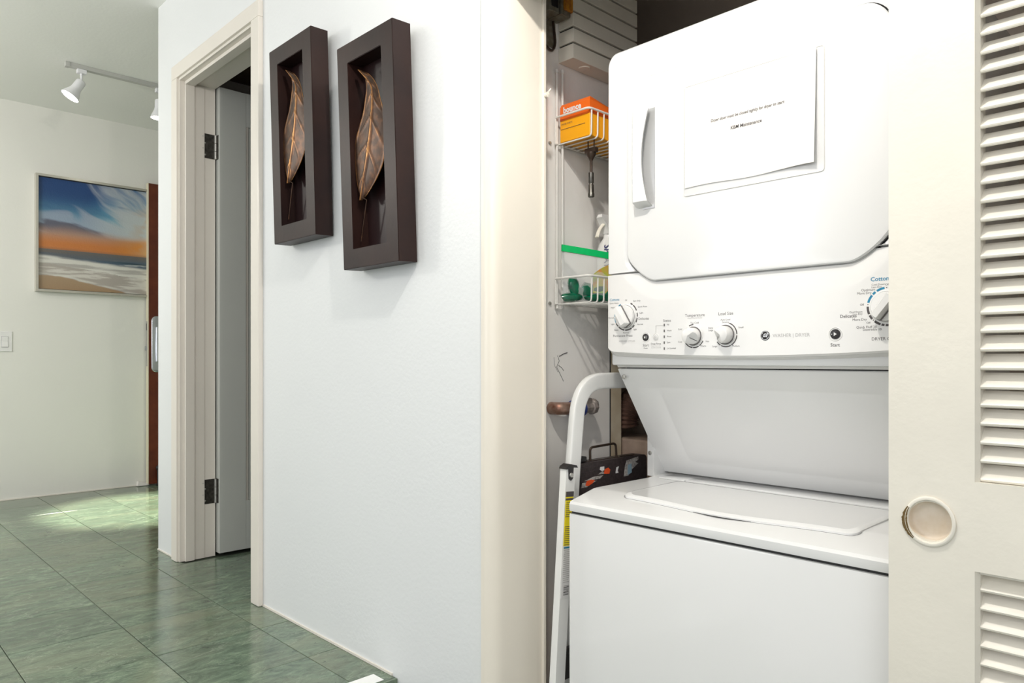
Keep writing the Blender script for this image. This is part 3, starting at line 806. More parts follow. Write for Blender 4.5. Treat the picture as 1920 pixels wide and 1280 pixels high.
# paper sheet curling off at lower right
P_ = []
for j in range(17):
    row = []
    for i in range(25):
        u = i/24; v = j/16
        x = -.8735+.286*u; z = 1.2095+.2165*v
        lift = .0010+.010*max(0, u-.55)**1.6*(1.35-.9*v)*1.6+.004*max(0, u-.8)*(1-v)*4
        x -= .004*max(0, u-.9)*10*(1-v)*.3
        z += .004*sin(u*9)*(1-v)**3*.4
        row.append((x, 1.3634-lift, z))
    P_.append(row)
pp = MB().grid(P_); pap = pp.build('paper_sheet', M_paper, nt_, True)
pt = MB()
def plift(x, z):
    u = (x+.8735)/.286; v = (z-1.2095)/.2165
    return 1.3634-(.0010+.010*max(0, u-.55)**1.6*(1.35-.9*v)*1.6+.004*max(0, u-.8)*(1-v)*4)-.0006
pt.text('Dryer door must be closed tightly for dryer to start', -.7300, 0, 1.3400, .0088, 'CENTER', .15, '-Y', .00008, .86)
pt.text('KBM Maintenance', -.7310, 0, 1.3150, .0100, 'CENTER', .15, '-Y', .0001, .93)
for v in pt.b.verts: v.co.y = plift(v.co.x, v.co.z)
pt.build('printed_text', M_ink, nt_)

# ------------------------------------------------------------------ framed leaf art
def leaf_art(x0, x1, z0, tilt, lab):
    root = empty('framed_leaf_art', ((x0+x1)/2, YW-.0015, z0), lab, 'wall art', 'shadow box leaf art on the white wall')
    w = (x1-x0)/2; H = .600; D = .060; bw = .052
    base = WL[root.name]
    def part(mb, name, m, sm_=False, parent=root):
        me, c = mb.mesh(name, m, sm_)
        o = bpy.data.objects.new(name, me); COL.objects.link(o); o.parent = parent
        WL[o.name] = Vector(c)
        o.location = Vector(c)-(Vector((0, 0, 0)) if parent is root else WL[parent.name])
        return o
    f = MB()
    O = [(-w, 0), (w, 0), (w, H), (-w, H)]; I = [(-w+bw, bw), (w-bw, bw), (w-bw, H-bw), (-w+bw, H-bw)]
    f.loops([[(p[0], -.004, p[1]) for p in O], [(p[0], -D, p[1]) for p in O], [(p[0], -D, p[1]) for p in I], [(p[0], -.010, p[1]) for p in I]])
    es = [e_ for e_ in f.b.edges if e_.calc_length() > .01 and abs(e_.verts[0].co.y+D) < 1e-5 and abs(e_.verts[1].co.y+D) < 1e-5]
    bmesh.ops.bevel(f.b, geom=es, offset=.0012, segments=2, affect='EDGES')
    part(f, 'box_frame', M_frame)
    part(MB().box(-w+.002, w-.002, -.012, -.003, .002, H-.002), 'backing', M_frame_in)
    # leaf blade
    Lp = [(-.0572, .5226), (-.0400, .503), (-.0300, .486), (-.0267, .4640), (-.0330, .4398), (-.0456, .4048), (-.068, .3712), (-.0854, .3415), (-.0928, .3037), (-.0900, .2466), (-.0800, .2050), (-.0690, .1805)]
    Rp = [(-.0572, .5226), (-.018, .503), (.008, .480), (.0250, .4550), (.0370, .4240), (.0480, .3945), (.0560, .3501), (.0540, .3000), (.0400, .2600), (.0080, .2255), (-.0340, .1960), (-.0665, .1803)]
    Mp = [(-.0572, .5226), (-.028, .497), (-.006, .4760), (.0060, .4550), (.0075, .4300), (.0035, .4000), (-.0040, .3600), (-.0150, .3200), (-.0290, .2800), (-.0450, .2388), (-.0590, .2020), (-.0680, .1804)]
    def cr(Pt, t):
        n_ = len(Pt)-1; i = min(int(t*n_), n_-1); f_ = t*n_-i
        g = lambda k: Pt[max(0, min(n_, k))]
        a, b, c, d = g(i-1), g(i), g(i+1), g(i+2)
        return [.5*((2*b[j])+(-a[j]+c[j])*f_+(2*a[j]-5*b[j]+4*c[j]-d[j])*f_**2+(-a[j]+3*b[j]-3*c[j]+d[j])*f_**3) for j in (0, 1)]
    NT, NS = 90, 15
    gb = bmesh.new(); V = []; gilt = []
    for i in range(NT+1):
        t = i/NT; l, r, m = cr(Lp, t), cr(Rp, t), cr(Mp, t); row = []
        for s_ in range(-NS, NS+1):
            k = abs(s_)/NS; e_ = l if s_ < 0 else r
            x = m[0]+(e_[0]-m[0])*k+.0155; z = m[1]+(e_[1]-m[1])*k
            ph = (t*6.0-k*.95+(.25 if s_ < 0 else 0)) % 1.0
            d = min(ph, 1-ph); vein = max(0, 1-d/.07)*(1-k**3) if .05 < t < .93 else 0
            mid = max(0, 1-k/.10); edge = max(0, (k-.90)/.10)
            y = -.0475-.0025*vein-.0035*mid+.006*k*k-.002*edge-.003*sin(t*pi)
            row.append(gb.verts.new((x, y, z))); gilt.append(.05+.45*max(mid, vein*.75, edge*.8)+.10*noise.noise(Vector((x*30, z*18, w))))
        V.append(row)
    for a, c in zip(V, V[1:]):
        for i in range(2*NS):
            try: gb.faces.new((a[i], a[i+1], c[i+1], c[i]))
            except ValueError: pass
    me = bpy.data.meshes.new('leaf_blade'); gb.to_mesh(me); gb.free()
    at = me.attributes.new('Gilt', 'FLOAT', 'POINT'); at.data.foreach_set('value', gilt)
    me.polygons.foreach_set('use_smooth', [True]*len(me.polygons)); me.materials.append(M_leaf)
    ob = bpy.data.objects.new('metal_leaf', me); COL.objects.link(ob); ob.parent = root
    sl_ = ob.modifiers.new('s', 'SOLIDIFY'); sl_.thickness = .0015
    WL[ob.name] = Vector((0, 0, 0))
    part(MB().tube([(-.0525, -.0475, .190), (-.030, -.044, .178), (-.046, -.043, .130), (-.066, -.042, .072)], [.0022, .0018, .0018, .0015], 7), 'leaf_stem', M_leaf, True, ob)
    root.rotation_euler = (radians(tilt), 0, 0)
    return root
leaf_art(-1.765, -1.505, 1.0895, 2.1, 'dark bronze box frame with leaf, the lower right one nearer the closet')
leaf_art(-2.178, -1.918, 1.2065, 1.7, 'dark bronze box frame with leaf, the upper left one beside the doorway')

# ------------------------------------------------------------------ seascape painting on the far wall
pa = empty('seascape_painting', (XF+.02, 1.50, 1.262), 'framed seascape painting of sunset sky and surf on the far wall', 'painting')
py0, py1, pz0, pz1 = 1.008, 1.985, 1.262, 1.982
fx = XF+.040
fm = MB()
def L4(a, x): return [(x, py0+a, pz0+a), (x, py1-a, pz0+a), (x, py1-a, pz1-a), (x, py0+a, pz1-a)]
fm.loops([L4(0, XF+.001), L4(0, fx), L4(.014, fx), L4(.014, XF+.016), ])
fm.build('frame', M_silver, pa)
MB().box(XF+.003, XF+.016, py0+.013, py1-.013, pz0+.013, pz1-.013).build('frame_liner', M_black, pa)
import mathutils
def fbm(x, y, o=5, s=0):
    return noise.fractal(Vector((x, y, s)), 1.0, 2.0, o)
def mixc(a, b, t): t = max(0, min(1, t)); return tuple(a[i]*(1-t)+b[i]*t for i in range(3))
def sm_(a, b, x): return smooth((x-a)/(b-a))
def srgb(r, g, b): return tuple(((c/255)/12.92 if c/255 <= .04045 else ((c/255+.055)/1.055)**2.4) for c in (r, g, b))
def paint(u, v):
    # u 0..1 left to right, v 0..1 top to bottom ; u spans the whole picture, visible about 0..0.7
    a = -.42; 
    su = u*cos(a)-v*sin(a); sv = u*sin(a)+v*cos(a)
    hor = .640+.0*u
    if v < hor:
        c = mixc(srgb(40, 98, 150), srgb(110, 165, 185), sm_(0, .42, v)); 
        c = mixc(c, srgb(28, 60, 112), sm_(.52, .30, u+v*.15)*sm_(.45, .1, v)*.9)
        # sweeping pale cloud diagonals
        w1 = fbm(su*.9+.2, sv*5.2+fbm(u*2, v*2, 3)*.9+.3, 6, 1.3)
        cl = sm_(-.25, .30, w1+ sm_(.12, .40, v-u*.12)*.55-.12)
        c = mixc(c, mixc(srgb(150, 160, 178), srgb(196, 198, 196), sm_(.2, .6, u)), cl*.85)
        w2 = fbm(u*2.0+3, v*8+1-u*2.2, 5, 7)
        dk = sm_(.02, .42, w2)*sm_(.22, .40, v)*sm_(.60, .45, v)*sm_(.62, .30, u)
        c = mixc(c, srgb(92, 92, 106), dk*.95)
        c = mixc(c, srgb(34, 66, 116), sm_(.12, .25, fbm(su*1.6+5, sv*4+2, 4, 2))*sm_(.33, .12, v)*sm_(.62, .45, u)*.9)
        og = mixc(srgb(176, 140, 118), srgb(196, 122, 66), sm_(.47, .585, v))
        og = mixc(og, srgb(226, 150, 60), sm_(.35, .75, u)*.8); og = mixc(og, srgb(240, 190, 40), sm_(.14, .0, math.hypot(u-.74, (v-.60)*1.6)))
        c = mixc(c, og, sm_(.40+.05*fbm(u*3, 2, 3, 4)+.05*u, .52, v))
        wm = fbm(u*4+9, v*6, 4, 11)
        c = mixc(c, srgb(190, 160, 130), sm_(.1, .4, wm)*sm_(.5, .7, u)*sm_(.1, .3, v)*.7)
        c = mixc(c, srgb(112, 92, 84), sm_(.02, 0, abs(v-hor+.008))*.35)
        return c
    t = (v-hor)/(1-hor)
    sea = mixc(srgb(105, 100, 96), srgb(78, 96, 112), sm_(.0, .25, t)+.4*fbm(u*2, v*30, 4, 5))
    wv = sm_(.05, .35, fbm(u*5, v*42, 4, 8))
    sea = mixc(sea, srgb(205, 208, 205), wv*sm_(.12, .3, t)*.7); sea = mixc(sea, srgb(20, 52, 60), sm_(.03, .0, abs(t-.17-.06*u))*sm_(.35, .6, u)*.8)
    f1 = .16+.28*u+.02*fbm(u*6, 1, 4, 3)
    foam = mixc(srgb(214, 212, 204), srgb(176, 172, 166), sm_(.0, .5, fbm(u*3, v*34, 5, 9)+.1))
    c = mixc(sea, foam, sm_(f1-.05, f1+.03, t))
    f2 = .34+.42*u+.035*fbm(u*9, 4, 4, 2)
    wet = mixc(srgb(172, 164, 156), srgb(208, 204, 196), sm_(-.05, .3, fbm(u*3.5, v*26, 5, 21)+u*.25))
    c = mixc(c, srgb(72, 70, 68), sm_(.016, 0, abs(t-f2))*.8*sm_(.1, .3, u)*(.5+.5*sin(u*70)))
    c = mixc(c, wet, sm_(f2-.004, f2+.004, t))
    f3 = .66+.80*max(0, u-.12)+.03*fbm(u*7, 9, 4, 6)
    c = mixc(c, foam, sm_(.05, .0, abs(t-f3+.03))*.8)
    c = mixc(c, mixc(srgb(172, 152, 128), srgb(160, 134, 104), t), sm_(f3-.01, f3+.02, t)*sm_(.66, .5, u))
    return c
NU, NV = 230, 170
me = bpy.data.meshes.new('canvas')
cy0, cy1, cz0, cz1 = py0+.018, py1-.018, pz0+.018, pz1-.018
vs, fs, cols = [], [], []
cc = Vector((XF+.022, (cy0+cy1)/2, (cz0+cz1)/2))
for j in range(NV+1):
    for i in range(NU+1):
        u = i/NU; v = j/NV
        vs.append((0, cy0+(cy1-cy0)*u-cc.y, cz1-(cz1-cz0)*v-cc.z)); cols.extend((*paint(u, v), 1))
for j in range(NV):
    for i in range(NU):
        a = j*(NU+1)+i; fs.append((a, a+NU+1, a+NU+2, a+1))
# a thin canvas block behind the painted face
nb = len(vs)
me.from_pydata(vs, [], fs)
at = me.color_attributes.new('Paint', 'FLOAT_COLOR', 'POINT'); at.data.foreach_set('color', cols)
mpn = mat('oil_paint', (1, 1, 1), .35, bump=.5, bump_scale=120)
an = mpn.node_tree.nodes.new('ShaderNodeAttribute'); an.attribute_name = 'Paint'
mpn.node_tree.links.new(an.outputs['Color'], mpn.node_tree.nodes['Principled BSDF'].inputs['Base Color'])
me.materials.append(mpn)
co = bpy.data.objects.new('canvas', me); COL.objects.link(co); place(co, cc, pa)
md = co.modifiers.new('s', 'SOLIDIFY'); md.thickness = .005; md.offset = -1

# light switch
sw = empty('light_switch', (XF, .88, .89), 'white rocker light switch plate on the far wall', 'light switch')
MB().box(XF+.0002, XF+.006, .795, .893, .892, 1.012, bev=.002).build('wall_plate', M_white2, sw)
MB().box(XF+.006, XF+.0075, .838, .874, .917, .983, bev=.0004, seg=1).build('rocker_bezel', M_ring, sw)
MB().prism([(XF+.0072, .9195), (XF+.0125, .9195), (XF+.0085, .9505), (XF+.0100, .9805), (XF+.0072, .9805)], 'y', .8405, .8715).build('rocker', M_white2, sw)

# ------------------------------------------------------------------ ceiling track with two spot heads
tr = empty('track_rail', (-4.37, 1.8, CH), 'grey lighting track rail on the hall ceiling', 'light track')
MB().box(-4.386, -4.354, .985, 3.0, CH-.022, CH-.0002, bev=.0015).build('rail', M_track, tr)
MB().box(-4.388, -4.352, .975, .995, CH-.024, CH-.0002, bev=.001).build('end_cap', M_track, tr)
def spot_head(y, aim, lab, power, cone=56):
    r = empty('track_spotlight', (-4.37, y, CH-.022), lab, 'spotlight', 'white spot heads on the ceiling track')
    MB().box(-4.385, -4.355, y-.022, y+.022, CH-.044, CH-.0221, bev=.003).build('track_adapter', M_lamp, r)
    MB().tube([(-4.37, y, CH-.044), (-4.37, y, CH-.090)], .006, 10).build('swivel_stem', M_lamp, r, True)
    o = Vector((-4.37, y, CH-.085)); d = Vector(aim).normalized()
    q = d.to_track_quat('Z', 'Y').to_matrix()
    def lat(prof, nm, m, par):
        b = MB(); b.loops([[o+q @ Vector((cos(2*pi*k/28)*max(rr_, 1e-4), sin(2*pi*k/28)*max(rr_, 1e-4), h)) for k in range(28)] for rr_, h in prof], True, True, True)
        return b.build(nm, m, par, 40)
    sh = lat([(.006, -.006), (.022, 0), (.0245, .006), (.0250, .045), (.028, .060), (.040, .088), (.046, .104), (.044, .104), (.041, .098)], 'lamp_shade', M_lamp, r)
    lat([(.0425, .0985), (.0425, .1015)], 'lamp_face', M_glow, sh)
    p = o+d*.115
    light('track_lamp', 'SPOT', p, power, (1.0, .96, .80), aim=p+d, spot_size=radians(cone), spot_blend=.6, shadow_soft_size=.035)
spot_head(1.052, (-.04, -.44, -.74), 'white spot head near the left end of the track', 130)
spot_head(1.445, (-.03, -.02, -1.0), 'white spot head half hidden behind the wall corner', 700, 31)

# ------------------------------------------------------------------ things in the closet
# slatted cover box high on the side wall
cb = empty('slatted_chime_cover', (XS, 1.565, 1.622), 'cream slatted plastic cover box high on the closet side wall', 'cover box')
cx1 = XS+.052
MB().box(XS+.0005, cx1-.008, 1.433, 1.697, 1.635, 1.99).build('inner_box', M_gap, cb)
bt = MB().box(XS+.0005, cx1, 1.427, 1.703, 1.622, 1.6600, bev=.0015).build('base_tray', M_chime, cb)
MB().lathe([(.016, 0), (.015, .003), (.0, .004)], (XS+.028, 1.50, 1.622), 'z', 20, -1).build('round_boss', M_chime, bt)
slm = MB().box(-.0255, .026, -.138, .138, -.0174, .0174, bev=.001, seg=1).mesh('slat', M_chime, centre=False)[0]
for i in range(8):
    o = bpy.data.objects.new('slat', slm); COL.objects.link(o); place(o, (XS+.0262, 1.565, 1.6825+i*.0405), cb)

# control box with amber parts + bracket, cut by the frame top
jb = empty('metal_control_box', (XS, 1.42, 1.70), 'small metal box with amber insert and bracket at the closet top left', 'control box')
MB().box(XS+.0005, XS+.045, 1.345, 1.382, 1.722, 1.86, bev=.003).build('box_side', M_rust, jb)
MB().box(XS+.045, XS+.0465, 1.352, 1.376, 1.735, 1.85).build('dark_opening', M_black, jb)
MB().box(XS+.0005, XS+.050, 1.384, 1.420, 1.722, 1.86, bev=.004).build('box_body', M_rust, jb)
MB().box(XS+.012, XS+.055, 1.392, 1.424, 1.735, 1.86, bev=.003).build('amber_insert', M_amber, jb)
MB().box(XS+.0005, XS+.004, 1.345, 1.412, 1.655, 1.722, bev=.001).build('bracket', M_rust, jb)
MB().tube(bend([(XS+.006, 1.40, 1.722), (XS+.006, 1.410, 1.665), (XS+.006, 1.395, 1.640), (XS+.005, 1.345, 1.668)], .02), .0035, 8).build('cable', M_blackmetal, jb, True)

# door latch pin on the jamb
tag(MB().lathe([(0, 0), (.006, .001), (.005, .006), (.007, .009), (0, .011)], (-1.1988, 1.270, 1.472), 'x', 12).tube([(-1.194, 1.270, 1.473), (-1.186, 1.276, 1.486)], .002, 6).build('screw_hook', M_post, None, True), 'tiny cream painted screw hook on the closet frame', 'hook')

# wire rack
rk = empty('wire_rack', (XS, 1.6, .96), 'white wire rack with two baskets on the closet side wall', 'wire rack')
RY0, RY1 = 1.405, 1.84
XO = XS+.123; XI = XS+.010
for yy, xx in ((1.413, XS+.008), (1.428, XS+.014), (1.80, XS+.008), (1.815, XS+.014)):
    u_ = MB().tube([(xx, yy, .975), (xx, yy, 1.592)], .0033, 8); u_.lathe([(0, 0), (.0046, .001), (.0046, .010), (0, .012)], (xx, yy, 1.590), 'z', 10)
    u_.build('upright', M_wire, rk, True)
for zt, zb in ((1.471, 1.403), (1.052, .986)):
    bk = MB().tube(bend([(XI, RY0, zt), (XO, RY0, zt), (XO, RY1, zt), (XI, RY1, zt)], .012), .0030, 8).build('basket_rail', M_wire, rk, True)
    MB().tube([(XI, RY0, zb), (XI, RY1, zb)], .0026, 6).build('basket_spine', M_wire, bk, True)
    y = RY0+.012
    wm = None
    while y < RY1:
        if wm is None:
            wm, wc = MB().tube(bend([(XI-XO, 0, zb-zt), (-.002, 0, zb-zt), (-.001, 0, -.001)], .010, 4), .0021, 6).mesh('basket_wire', M_wire, True, centre=False)
        o = bpy.data.objects.new('basket_wire', wm); COL.objects.link(o); place(o, (XO, y, zt), bk)
        y += .0245
    MB().tube([(XI, RY0, zt), (XI, RY0, zb)], .0024, 6).build('basket_end', M_wire, bk, True)
    s_ = MB().lathe([(0, 0), (.005, 0), (.004, .004), (0, .005)], (XS+.0002, RY0-.012, zb+.002), 'x', 10); s_.build('mount_screw', M_nickel, bk, True)

# orange box of dryer sheets
ob = empty('dryer_sheet_box', (-1.235, 1.51, 1.4055), 'orange and amber card box in the upper wire basket', 'box')
bX0, bX1, bY0, bY1 = -1.2840, -1.1835, 1.4165, 1.62
MB().box(bX0, bX1, bY0, bY1, 1.4062, 1.468, bev=.001, seg=1).build('box_tray', M_yellow, ob)
lid_ = MB()
lid_.loops([[(bX0, bY0-.0004, 1.462), (bX1+.0006, bY0-.0004, 1.462), (bX1+.0006, bY1, 1.462), (bX0, bY1, 1.462)], [(bX0, bY0, 1.497), (bX1, bY0, 1.497), (bX1, bY1, 1.485), (bX0, bY1, 1.485)],
            [(bX0, bY0+.006, 1.5060), (bX1-.004, bY0+.006, 1.5060), (bX1-.02, bY1-.10, 1.5030), (bX0, bY1-.10, 1.5030)]], True, True, True)
ld = lid_.build('box_lid', M_orange, ob)
tx = MB().text('bounce', -1.2420, bY0-.0010, 1.4870, .0215, 'CENTER', 0, '-Y', .0009, .95); tx.build('white_lettering', M_white2, ld)
tx = MB(); tx.text('DRYER SHEETS', -1.2600, bY0-.0010, 1.4520, .0058, 'CENTER'); tx.box(bX0+.004, bX1-.015, bY0-.0012, bY0-.0006, 1.4390, 1.4398)
tx.build('dark_lettering', M_ink, ob)
# cardboard box behind it
kb = empty('cardboard_box', (-1.235, 1.72, 1.405), 'plain brown cardboard box behind the orange box', 'box')
MB().box(-1.285, -1.185, 1.632, 1.80, 1.4062, 1.512, bev=.001, seg=1).build('box_body', M_carton, kb)
MB().box(-1.286, -1.184, 1.631, 1.801, 1.512, 1.524, bev=.001, seg=1).build('box_flap', M_carton, kb)
# hanging tool with hose-like nozzle
tl = empty('hanging_tool', (-1.205, 1.455, 1.40), 'dark metal tool hanging under the upper wire basket', 'tool')
TX, TY = -1.2090, 1.452
MB().box(TX-.018, TX+.018, TY-.006, TY+.008, 1.372, 1.385, bev=.002).lathe([(.013, 0), (.012, .006), (.006, .016), (.0035, .022), (.0035, .052), (0, .052)], (TX, TY, 1.373), 'z', 16, -1).tube([(TX-.010, TY, 1.385), (TX-.010, TY, 1.4075), (TX+.010, TY, 1.4075), (TX+.010, TY, 1.385)], .0018, 6).build('tool_hanger', M_blackmetal, tl, 40)
MB().lathe([(0, 0), (.0068, .0005), (.0068, .026), (.0055, .028), (.0055, .030), (.0072, .032), (.0072, .052), (.0082, .054), (.0082, .062), (.006, .064), (0, .064)], (TX, TY, 1.322), 'z', 18, -1).build('tool_barrel', M_steel, tl, 40)

# spray bottle in lower basket
sb = empty('spray_bottle', (-1.225, 1.66, .99), 'white spray bottle with dark blue lettering behind the zip bag', 'bottle')
SX, SY = -1.2540, 1.580
MB().lathe([(0, 0), (.030, 0), (.032, .004), (.032, .14), (.028, .165), (.014, .185), (.013, .195), (0, .195)], (SX, SY, .9885), 'z', 24).build('bottle_body', M_white2, sb, 40)
MB().loops([[(SX+a, SY+b, 1.1835) for a, b in ((-.012, -.014), (.012, -.014), (.012, .022), (-.012, .022))], [(SX+a, SY+b, 1.205) for a, b in ((-.013, -.020), (.013, -.020), (.013, .030), (-.013, .030))], [(SX+a, SY+b, 1.225) for a, b in ((-.010, -.040), (.010, -.040), (.010, .026), (-.010, .026))], [(SX+a, SY+b, 1.234) for a, b in ((-.007, -.036), (.007, -.036), (.007, .016), (-.007, .016))]], True, True, True).build('trigger_head', M_white2, sb, 60)
MB().tube(bend([(SX, SY-.018, 1.212), (SX, SY-.040, 1.192), (SX, SY-.050, 1.170)], .01), (.006, .004), 8).build('trigger', M_chime, sb, True)
tx = MB().text('SPRAY', 0, 0, 0, .022, 'CENTER', 0, '-Y', .0004)
for v in tx.b.verts:
    a = v.co.x/.0325; zz = v.co.z
    # vertical lettering around the curved body
    ang = radians(-60)+zz/.0325; v.co = Vector((SX+cos(ang)*.0325, SY+sin(ang)*.0325, 1.120-a*.0325))
tx.build('blue_lettering', mat('navy_print', (.03, .03, .15), .5), sb)

# zip bag with pouches
bg = empty('zip_bag', (-1.235, 1.50, .99), 'clear zip bag with green seal and green pouches in the lower basket', 'bag')
A0, A1 = Vector((-1.272, 1.414)), Vector((-1.186, 1.560))
def bpnt(s, h, off=0):   # s along the bag, h height, off towards viewer
    p = A0.lerp(A1, s); nrm = Vector((A1.y-A0.y, -(A1.x-A0.x))).normalized()
    return (p.x+nrm.x*off, p.y+nrm.y*off, h)
rowsF, rowsB = [], []
for j in range(13):
    v = j/12; rf, rb_ = [], []
    for i in range(19):
        s = i/18; h = .992+(1.122-.992-.022*s)*v
        bulge = .014*sin(pi*min(1, s*1.0))*sin(pi*min(1, .15+v*.85))+.0025*noise.noise(Vector((s*6, v*6, 1)))
        s2 = -.02+s*1.04 if v > .3 else s
        rf.append(bpnt(s2+.012*noise.noise(Vector((v*4, 0, s*3))), h, bulge+.001)); rb_.append(bpnt(s2, h, -bulge-.001))
    rowsF.append(rf); rowsB.append(rb_)
bb = MB(); bb.grid(rowsF); bb.grid(rowsB)
bb.build('bag_film', M_bag, bg, True)
zs = MB(); q0, q1 = [], []
for i in range(13):
    s = -.02+i/12*1.06; k = .004*sin(s*5); h = 1.1225-.0215*s
    q0.append(bpnt(s, h, .0035+k*.3)); q1.append(bpnt(s, h+.017, .0035+k*.3))
V0 = [Vector(p) for p in q0]; V1 = [Vector(p) for p in q1]
zs.grid([q0, q1]); q2 = [bpnt(-.02+i/12*1.06, 1.1225-.0215*(-.02+i/12*1.06)+.017, -.003) for i in range(13)]; q3_ = [bpnt(-.02+i/12*1.06, 1.1225-.0215*(-.02+i/12*1.06), -.003) for i in range(13)]
zs.grid([q1, q2]); zs.grid([q2, q3_]); zs.grid([q3_, q0])
zs.build('zip_seal', M_green, bg)
lb2 = MB(); lb2.grid([[bpnt(.46+.4*i/8, 1.015+.078*j/6-.03*((i/8-1)**2)*(1 if j > 3 else 0), .013-.003*(i/8)) for i in range(9)] for j in range(7)])
lb2.build('label_inside', M_lime, bg)
from mathutils import Euler
for (s, h, r, ang) in ((.17, 1.030, (.011, .017, .027), .2), (.13, 1.004, (.012, .032, .013), 0), (.38, 1.022, (.012, .024, .022), .3), (.56, 1.026, (.011, .036, .016), .1), (.50, 1.004, (.012, .036, .012), 0), (.78, 1.014, (.011, .036, .019), .2), (.94, 1.006, (.011, .026, .014), 0)):
    c = bpnt(s, h, .003)
    MB().blob(c, r, Euler((ang, 0, -.53)), 2, .35).build('green_pouch', M_gdark, bg, True)

# pipe and valve
pv = empty('water_valve', (XS+.03, 1.48, .70), 'tarnished copper pipe stub with blue banded valve on the closet wall', 'pipe valve')
PX, PZ = XS+.030, .7150
MB().tube(bend([(XS+.0005, 1.398, PZ), (PX, 1.398, PZ), (PX, 1.465, PZ-.002)], .018), .0165, 14).build('copper_pipe', M_copper, pv, True)
MB().lathe([(0, 0), (.020, 0), (.0235, .004), (.0235, .036), (.018, .040), (0, .040)], (PX, 1.447, PZ-.003), 'y', 18).build('blue_collar', M_bluev, pv, 40)
vb = MB().lathe([(0, 0), (.019, 0), (.019, .020), (.015, .024), (.015, .044), (.019, .046), (.019, .060), (0, .060)], (PX, 1.477, PZ-.002), 'y', 8)
vb.box(PX-.010, PX+.010, 1.490, 1.520, PZ-.006, PZ+.024, bev=.004); vb.blob((PX, 1.534, PZ+.004), (.018, .014, .018)); vb.box(PX-.004, PX+.004, 1.455, 1.50, PZ+.018, PZ+.023, bev=.001)
vb.build('valve_body', M_valve, pv, 40)

# wall scribbles (scratches) on the closet wall
scr = MB(); 
def scratch(pts, r=.0008): scr.tube([(XS+.0004, y_, z_) for y_, z_ in pts], r, 4)
scratch([(1.424, .852), (1.430, .838), (1.420, .822), (1.436, .800), (1.447, .784)]); scratch([(1.428, .826), (1.440, .820), (1.448, .812)]); scratch([(1.430, .850), (1.448, .857), (1.462, .860)], .0012); scratch([(1.410, .848), (1.412, .826), (1.426, .808)], .0005)
scratch([(1.545, .735), (1.56, .755), (1.574, .765)], .0006)
tag(scr.build('pencil_marks', M_ink), 'dark scribbled scratch marks on the closet side wall', 'scratches')

# black flat case with handle, on a carton
tb = empty('black_case', (-1.185, 1.50, .27), 'scuffed black flat case with wire handle and torn orange stickers', 'case')
cX0, cX1 = -1.222, -1.183
cpts = rrect(1.368, 1.658, .262, .583, .014, 4)
MB().prism([(p[0], p[1]) for p in cpts], 'x', cX0, cX1).build('case_shell', M_case, tb, 30)
MB().tube(bend([(-1.202, 1.440, .583), (-1.202, 1.439, .617), (-1.202, 1.545, .620), (-1.202, 1.548, .583)], .012), .0032, 8).build('wire_handle', M_blackmetal, tb, True)
MB().box(-1.211, -1.193, 1.387, 1.417, .5832, .5975, bev=.003).build('latch', M_rubber, tb)
MB().box(-1.207, -1.197, 1.42, 1.62, .5825, .5845).build('hinge_strip', M_blackmetal, tb)
gr = MB()
for i in range(4): gr.box(cX1-.0005, cX1+.0008, 1.375, 1.485, .568-.011*i, .5715-.011*i)
gr.build('ribs', M_case, tb)
def patch(pts, m, nm, h=.0006):
    q = MB(); q.prism([(a+.015, b) for a, b in pts], 'x', cX1+.0001, cX1+h); q.build(nm, m, tb)
patch([(1.367, .5225), (1.372, .537), (1.395, .542), (1.43, .549), (1.452, .557), (1.458, .548), (1.44, .538), (1.41, .530), (1.39, .523)], M_torn, 'torn_sticker')
patch([(1.383, .527), (1.388, .538), (1.405, .540), (1.420, .537), (1.410, .530), (1.395, .525)], M_red, 'orange_sticker', .0010)
patch([(1.457, .549), (1.459, .560), (1.474, .563), (1.482, .557), (1.478, .547)], M_red, 'orange_sticker', .0010)
patch([(1.440, .561), (1.442, .568), (1.457, .568), (1.457, .558), (1.447, .557)], M_wlabel, 'paper_scrap', .0012)
patch([(1.540, .533), (1.545, .560), (1.552, .574), (1.603, .580), (1.604, .572), (1.590, .566), (1.604, .562), (1.575, .548), (1.560, .533)], M_torn, 'torn_sticker')
patch([(1.556, .535), (1.557, .562), (1.572, .564), (1.574, .540)], M_lblue, 'blue_sticker', .0010)
patch([(1.505, .545), (1.508, .560), (1.518, .562), (1.513, .552), (1.516, .545)], M_wlabel, 'paper_scrap', .0010)
ct_ = empty('carton', (-1.19, 1.50, LOW), 'brown cardboard carton standing beneath the black case', 'box')
MB().box(-1.245, -1.180, 1.36, 1.67, LOW+.0005, .2615, bev=.002).build('carton_body', M_carton, ct_)

# foam block and duct in the shaft
tag(MB().box(-1.46, -1.20, 1.72, 1.86, .30, .612, bev=.006).build('foam_block', M_block), 'worn beige block standing behind the black case', 'block')
du = MB(); n_ = 60; pth = []
ductc = []
for i in range(n_+1):
    t = i/n_; a = radians(200*t-10)
    ductc.append((-1.33+.0*t, 1.84+.085*cos(a)*-1, .655+.075*sin(a)))
rads = [.036+(.004 if i % 2 else -.003) for i in range(n_+1)]
du.tube(ductc, rads, 16)
tag(du.build('dryer_duct', M_duct, None, True), 'brown ribbed flexible dryer duct in the dark gap', 'duct')

